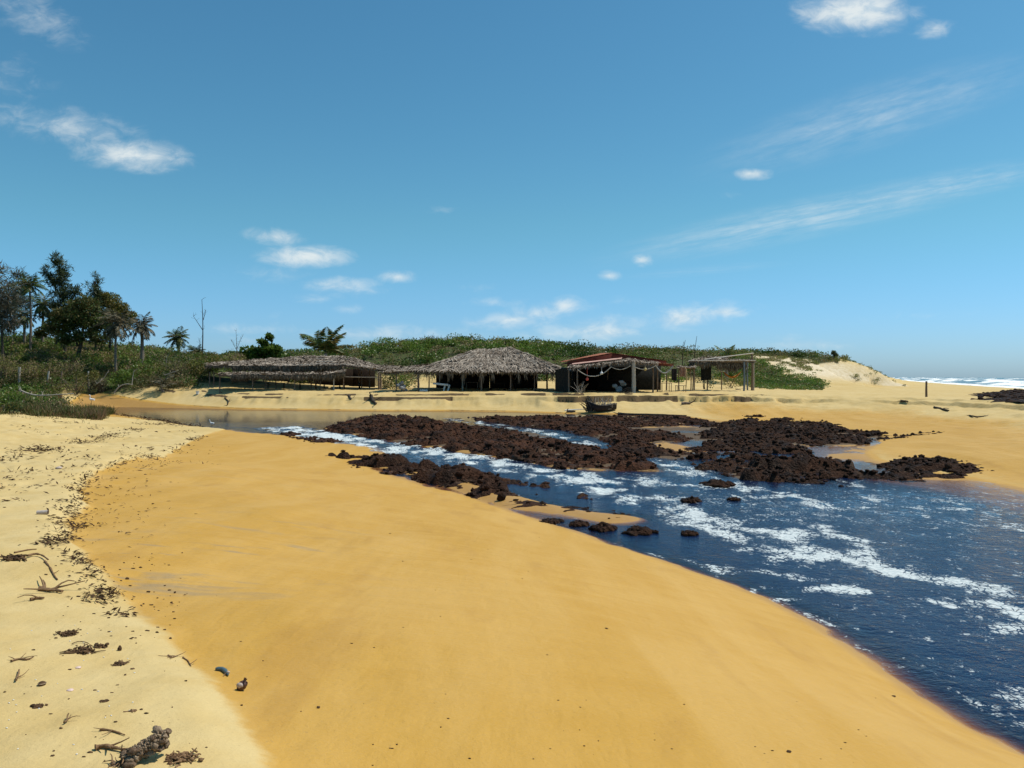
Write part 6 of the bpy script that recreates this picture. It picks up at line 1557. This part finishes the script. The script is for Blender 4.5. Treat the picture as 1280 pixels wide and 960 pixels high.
# shells and stones
def shell(label, px, py, w, m, name='shell', cat='shell', flat=.45, group=None):
    c = hit2(px, py); s = w / F * c[1] / 2; mb = MB(); V, T = ICO3
    W = V.copy(); rib = 1 + .05 * np.cos(np.arctan2(V[:, 1], V[:, 0]) * 14); W[:, :2] *= rib[:, None]; W[:, 2] = np.where(W[:, 2] > 0, W[:, 2] * flat, W[:, 2] * .12)
    W[:, 0] *= 1 - .25 * V[:, 1]; mb.add(W * [s, s * 1.0, s] + c + [0, 0, s * .1], T, .6); return single(name, mb, m, c, label, cat, group, True)
shell('pink shell half on the dry sand below the long root tangle', 98, 835, 7, m_shell); shell('larger pink shell near the dark round shell', 88, 864, 8, m_shell)
def ringshell(label, px, py, w):
    c = hit2(px, py); s = w / F * c[1] / 2; root = thing('round_shell', c, label, 'shell'); V, T = ICO3
    mb = MB(); W = V * [s, s, s * .75]; mb.add(W + c + [0, 0, s * .35], T, .3); mesh_obj('dome', mb, m_weed, root, True)
    mb = MB(); a = np.linspace(0, 2 * pi, 20); tube(mb, np.stack([c[0] + s * .96 * np.cos(a), c[1] + s * .96 * np.sin(a), np.full(20, c[2] + s * .52)], 1), s * .16, 6, .8, False); mesh_obj('rim', mb, m_barn, root, True)
ringshell('dark round shell with a pale rim on the dry sand near the frame edge', 52.5, 858, 9)
shell('small white shell above the tin can, far up the dry sand', 74, 586, 8, m_huskpale, 'shell', 'shell', .6)
def stone(label, px, py, w, group='small dark stones on the near sand', tall=.8):
    c = hit2(px, py); s = w / F * c[1] / 2; mb = MB(); lump(mb, c + [0, 0, s * .45 * tall], (s, s * .8, s * tall), ICO3, .5, 1.6, .3); return single('stone', mb, m_weed, c, label, 'stone', group)
stone('pointed dark lump standing at the sandy rim beside the bunched weed knot', 149.5, 814, 5, tall=1.5)
stone('dark pebble on wet sand next to the weed ridge', 159, 724, 4)
stone('lone dark pebble on the open wet sand under the husk', 302, 883, 3); stone('small dark bit on the wet slope near the frame bottom', 986, 941, 6, tall=.5); stone('dark fleck on the wet slope toward the blue water', 1117, 871, 5, tall=.4); stone('dark fleck in the middle of the wet slope', 758, 786, 4, tall=.4); stone('brown nut like bit on the wet slope', 398, 886, 4)
# ================================================================== SKY, SUN, CAMERA
SUN_AZ, SUN_EL = R(76), R(60)
w = bpy.data.worlds.new('World'); SC.world = w; w.use_nodes = True
w.node_tree.nodes.clear(); t = NT(w.node_tree)
wo = t.new('ShaderNodeOutputWorld'); bg = t.new('ShaderNodeBackground'); t.l.new(bg.outputs[0], wo.inputs[0])
sky = t.new('ShaderNodeTexSky'); sky.sky_type = 'NISHITA'; sky.sun_disc = False
sky.sun_elevation = SUN_EL; sky.sun_rotation = SUN_AZ
sky.altitude = 0; sky.air_density = 1.0; sky.dust_density = 0.6; sky.ozone_density = 1.5
dv = t.coord('Generated')
sp = t.new('ShaderNodeSeparateXYZ'); t.l.new(dv, sp.inputs[0])
mul = t.mix(t.ramp(sp.outputs[2], 0.0, 0.20), (0.56, 0.85, 1.33), (0.585, 0.935, 0.955))
skyc = t.mix(1.0, sky.outputs[0], mul, 'MULTIPLY')
hs = t.new('ShaderNodeHueSaturation'); hs.inputs['Saturation'].default_value = 1.08; t.l.new(skyc, hs.inputs['Color']); skyc = hs.outputs[0]
# clouds: puffs and streaks at fixed directions of the sky
yy = t.math('MAXIMUM', sp.outputs[1], 0.05)
u = t.math('DIVIDE', sp.outputs[0], yy); v = t.math('DIVIDE', sp.outputs[2], yy)
cb = t.new('ShaderNodeCombineXYZ'); t.l.new(u, cb.inputs[0]); t.l.new(v, cb.inputs[1])
uv = cb.outputs[0]
nA = t.noise(t.mapping(uv, (1, 1.8, 1)), 30, 7, 0.62, 0.5); nB = t.noise(t.mapping(uv, (1, 1.5, 1)), 9, 4, 0.55)
nC = t.math('ADD', t.math('MULTIPLY', nA, 0.6), t.math('MULTIPLY', nB, 0.4))
# px, py, half width, half height, rotation, strength
PUFF = [(1070, 16, 62, 20, 0, 1.15), (1090, 8, 40, 16, 0, 1.1), (1168, 36, 28, 10, 0, 0.5), (165, 193, 66, 16, -4, 0.85), (85, 158, 90, 20, -8, 0.55), (20, 95, 50, 26, -25, 0.32), (45, 20, 70, 26, -25, 0.35),
        (345, 296, 36, 9, -5, 0.7), (385, 320, 52, 11, 0, 0.95), (335, 341, 60, 12, 0, 0.22), (430, 357, 44, 9, 0, 0.62), (390, 374, 22, 6, 0, 0.5), (497, 346, 24, 7, 0, 0.7), (440, 386, 22, 6, 0, 0.35), (550, 264, 26, 6, 0, 0.22),
        (640, 400, 50, 10, 3, 0.7), (706, 382, 22, 10, 10, 0.75), (762, 345, 16, 6, 0, 0.75), (803, 325, 13, 7, 0, 0.75), (760, 415, 42, 9, 5, 0.75), (850, 398, 34, 12, 5, 0.9), (905, 390, 34, 7, 0, 0.75), (938, 217, 24, 7, 0, 0.8), (922, 243, 26, 6, 0, 0.3),
        (480, 415, 60, 10, 0, 0.35), (780, 376, 26, 7, 0, 0.35), (600, 360, 40, 8, 0, 0.2), (340, 395, 50, 9, 0, 0.15), (985, 424, 26, 6, 0, 0.4), (1150, 395, 130, 7, 3, 0.16), (310, 425, 40, 6, 0, 0.4), (690, 418, 30, 6, 0, 0.5), (565, 420, 60, 8, 0, 0.35), (740, 412, 90, 14, 6, 0.6), (670, 392, 70, 12, 10, 0.55), (870, 392, 70, 12, 4, 0.55), (480, 418, 120, 10, 0, 0.45), (330, 412, 70, 8, 0, 0.4), (1000, 430, 70, 7, 0, 0.45), (620, 378, 40, 7, 0, 0.4), (440, 362, 50, 9, 0, 0.45), (560, 432, 80, 7, 0, 0.5)]
acc = None; shade = None
for px, py, a, b, rot, st in PUFF:
    u0 = (px - CX) / F; v0 = (HY - py) / F
    mp = t.new('ShaderNodeMapping', vector_type='TEXTURE')
    t.l.new(uv, mp.inputs[0]); mp.inputs['Location'].default_value = (u0, v0, 0); mp.inputs['Rotation'].default_value = (0, 0, R(rot)); mp.inputs['Scale'].default_value = (a / F * 1.6, b / F * 1.75, 1)
    ln_ = t.new('ShaderNodeVectorMath', operation='LENGTH'); t.l.new(mp.outputs[0], ln_.inputs[0])
    m = t.math('MULTIPLY', t.math('SUBTRACT', 1.0, ln_.outputs['Value'], clamp=True), st)
    acc = m if acc is None else t.math('MAXIMUM', acc, m)
den = t.ramp(t.math('ADD', acc, t.math('MULTIPLY', t.math('SUBTRACT', nC, 0.5), 1.3)), 0.08, 1.05)
den = t.math('MULTIPLY', den, t.ramp(acc, 0.0, 0.22))
# cirrus streaks: long, thin, fibrous
for px, py, a, b, rot, st in ((1010, 272, 310, 32, 11.5, 0.58), (1180, 234, 180, 26, 11, 0.45), (1090, 145, 270, 50, 17, 0.40), (880, 338, 130, 8, 5, 0.14)):
    mp = t.new('ShaderNodeMapping', vector_type='TEXTURE')
    t.l.new(uv, mp.inputs[0]); mp.inputs['Location'].default_value = ((px - CX) / F, (HY - py) / F, 0); mp.inputs['Rotation'].default_value = (0, 0, R(rot)); mp.inputs['Scale'].default_value = (a / F, b / F, 1)
    ln_ = t.new('ShaderNodeVectorMath', operation='LENGTH'); t.l.new(mp.outputs[0], ln_.inputs[0])
    fb = t.noise(t.mapping(mp.outputs[0], (2.2, 2.6, 1)), 1.6, 6, 0.62, 0.25)
    m = t.math('MULTIPLY', t.ramp(ln_.outputs['Value'], 1.0, 0.0), t.math('MULTIPLY', t.ramp(fb, 0.22, 0.80), st))
    den = t.math('MAXIMUM', den, m)
den = t.math('MULTIPLY', den, t.ramp(sp.outputs[1], 0.05, 0.2))
cc = t.mix(t.ramp(nA, 0.35, 0.6), (5.4, 6.4, 7.0), (7.4, 7.8, 7.7))
fincol = t.mix(t.math('MULTIPLY', den, 0.86), skyc, cc)
t.l.new(fincol, bg.inputs[0]); bg.inputs[1].default_value = 0.115

ld = bpy.data.lights.new('sun', 'SUN'); ld.energy = 4.4; ld.angle = R(0.53); ld.color = (1.0, 0.95, 0.86)
lo = bpy.data.objects.new('sun', ld); COL.objects.link(lo)
D = Vector((math.sin(SUN_AZ) * math.cos(SUN_EL), math.cos(SUN_AZ) * math.cos(SUN_EL), math.sin(SUN_EL)))
lo.rotation_euler = D.to_track_quat('Z', 'Y').to_euler(); lo.location = (30, 30, 60)

cd = bpy.data.cameras.new('camera'); cam = bpy.data.objects.new('camera', cd); COL.objects.link(cam)
cam.location = (0, 0, H); cam.rotation_euler = (R(90), 0, 0)
cd.sensor_width = 36; cd.lens = 36 * F / 1280; cd.shift_y = -9.0 / 1280
cd.clip_start = 0.1; cd.clip_end = 20000
SC.camera = cam
SC.view_settings.view_transform = 'Standard'; SC.view_settings.look = 'None'; SC.view_settings.exposure = 0.0; SC.view_settings.gamma = 1.0
SC.cycles.max_bounces = 6; SC.cycles.transparent_max_bounces = 12; SC.cycles.diffuse_bounces = 3; SC.cycles.glossy_bounces = 3
SC.cycles.use_denoising = True
try: SC.cycles.denoiser = 'OPENIMAGEDENOISE'
except Exception: pass
SC.cycles.use_adaptive_sampling = True; SC.cycles.adaptive_threshold = 0.02
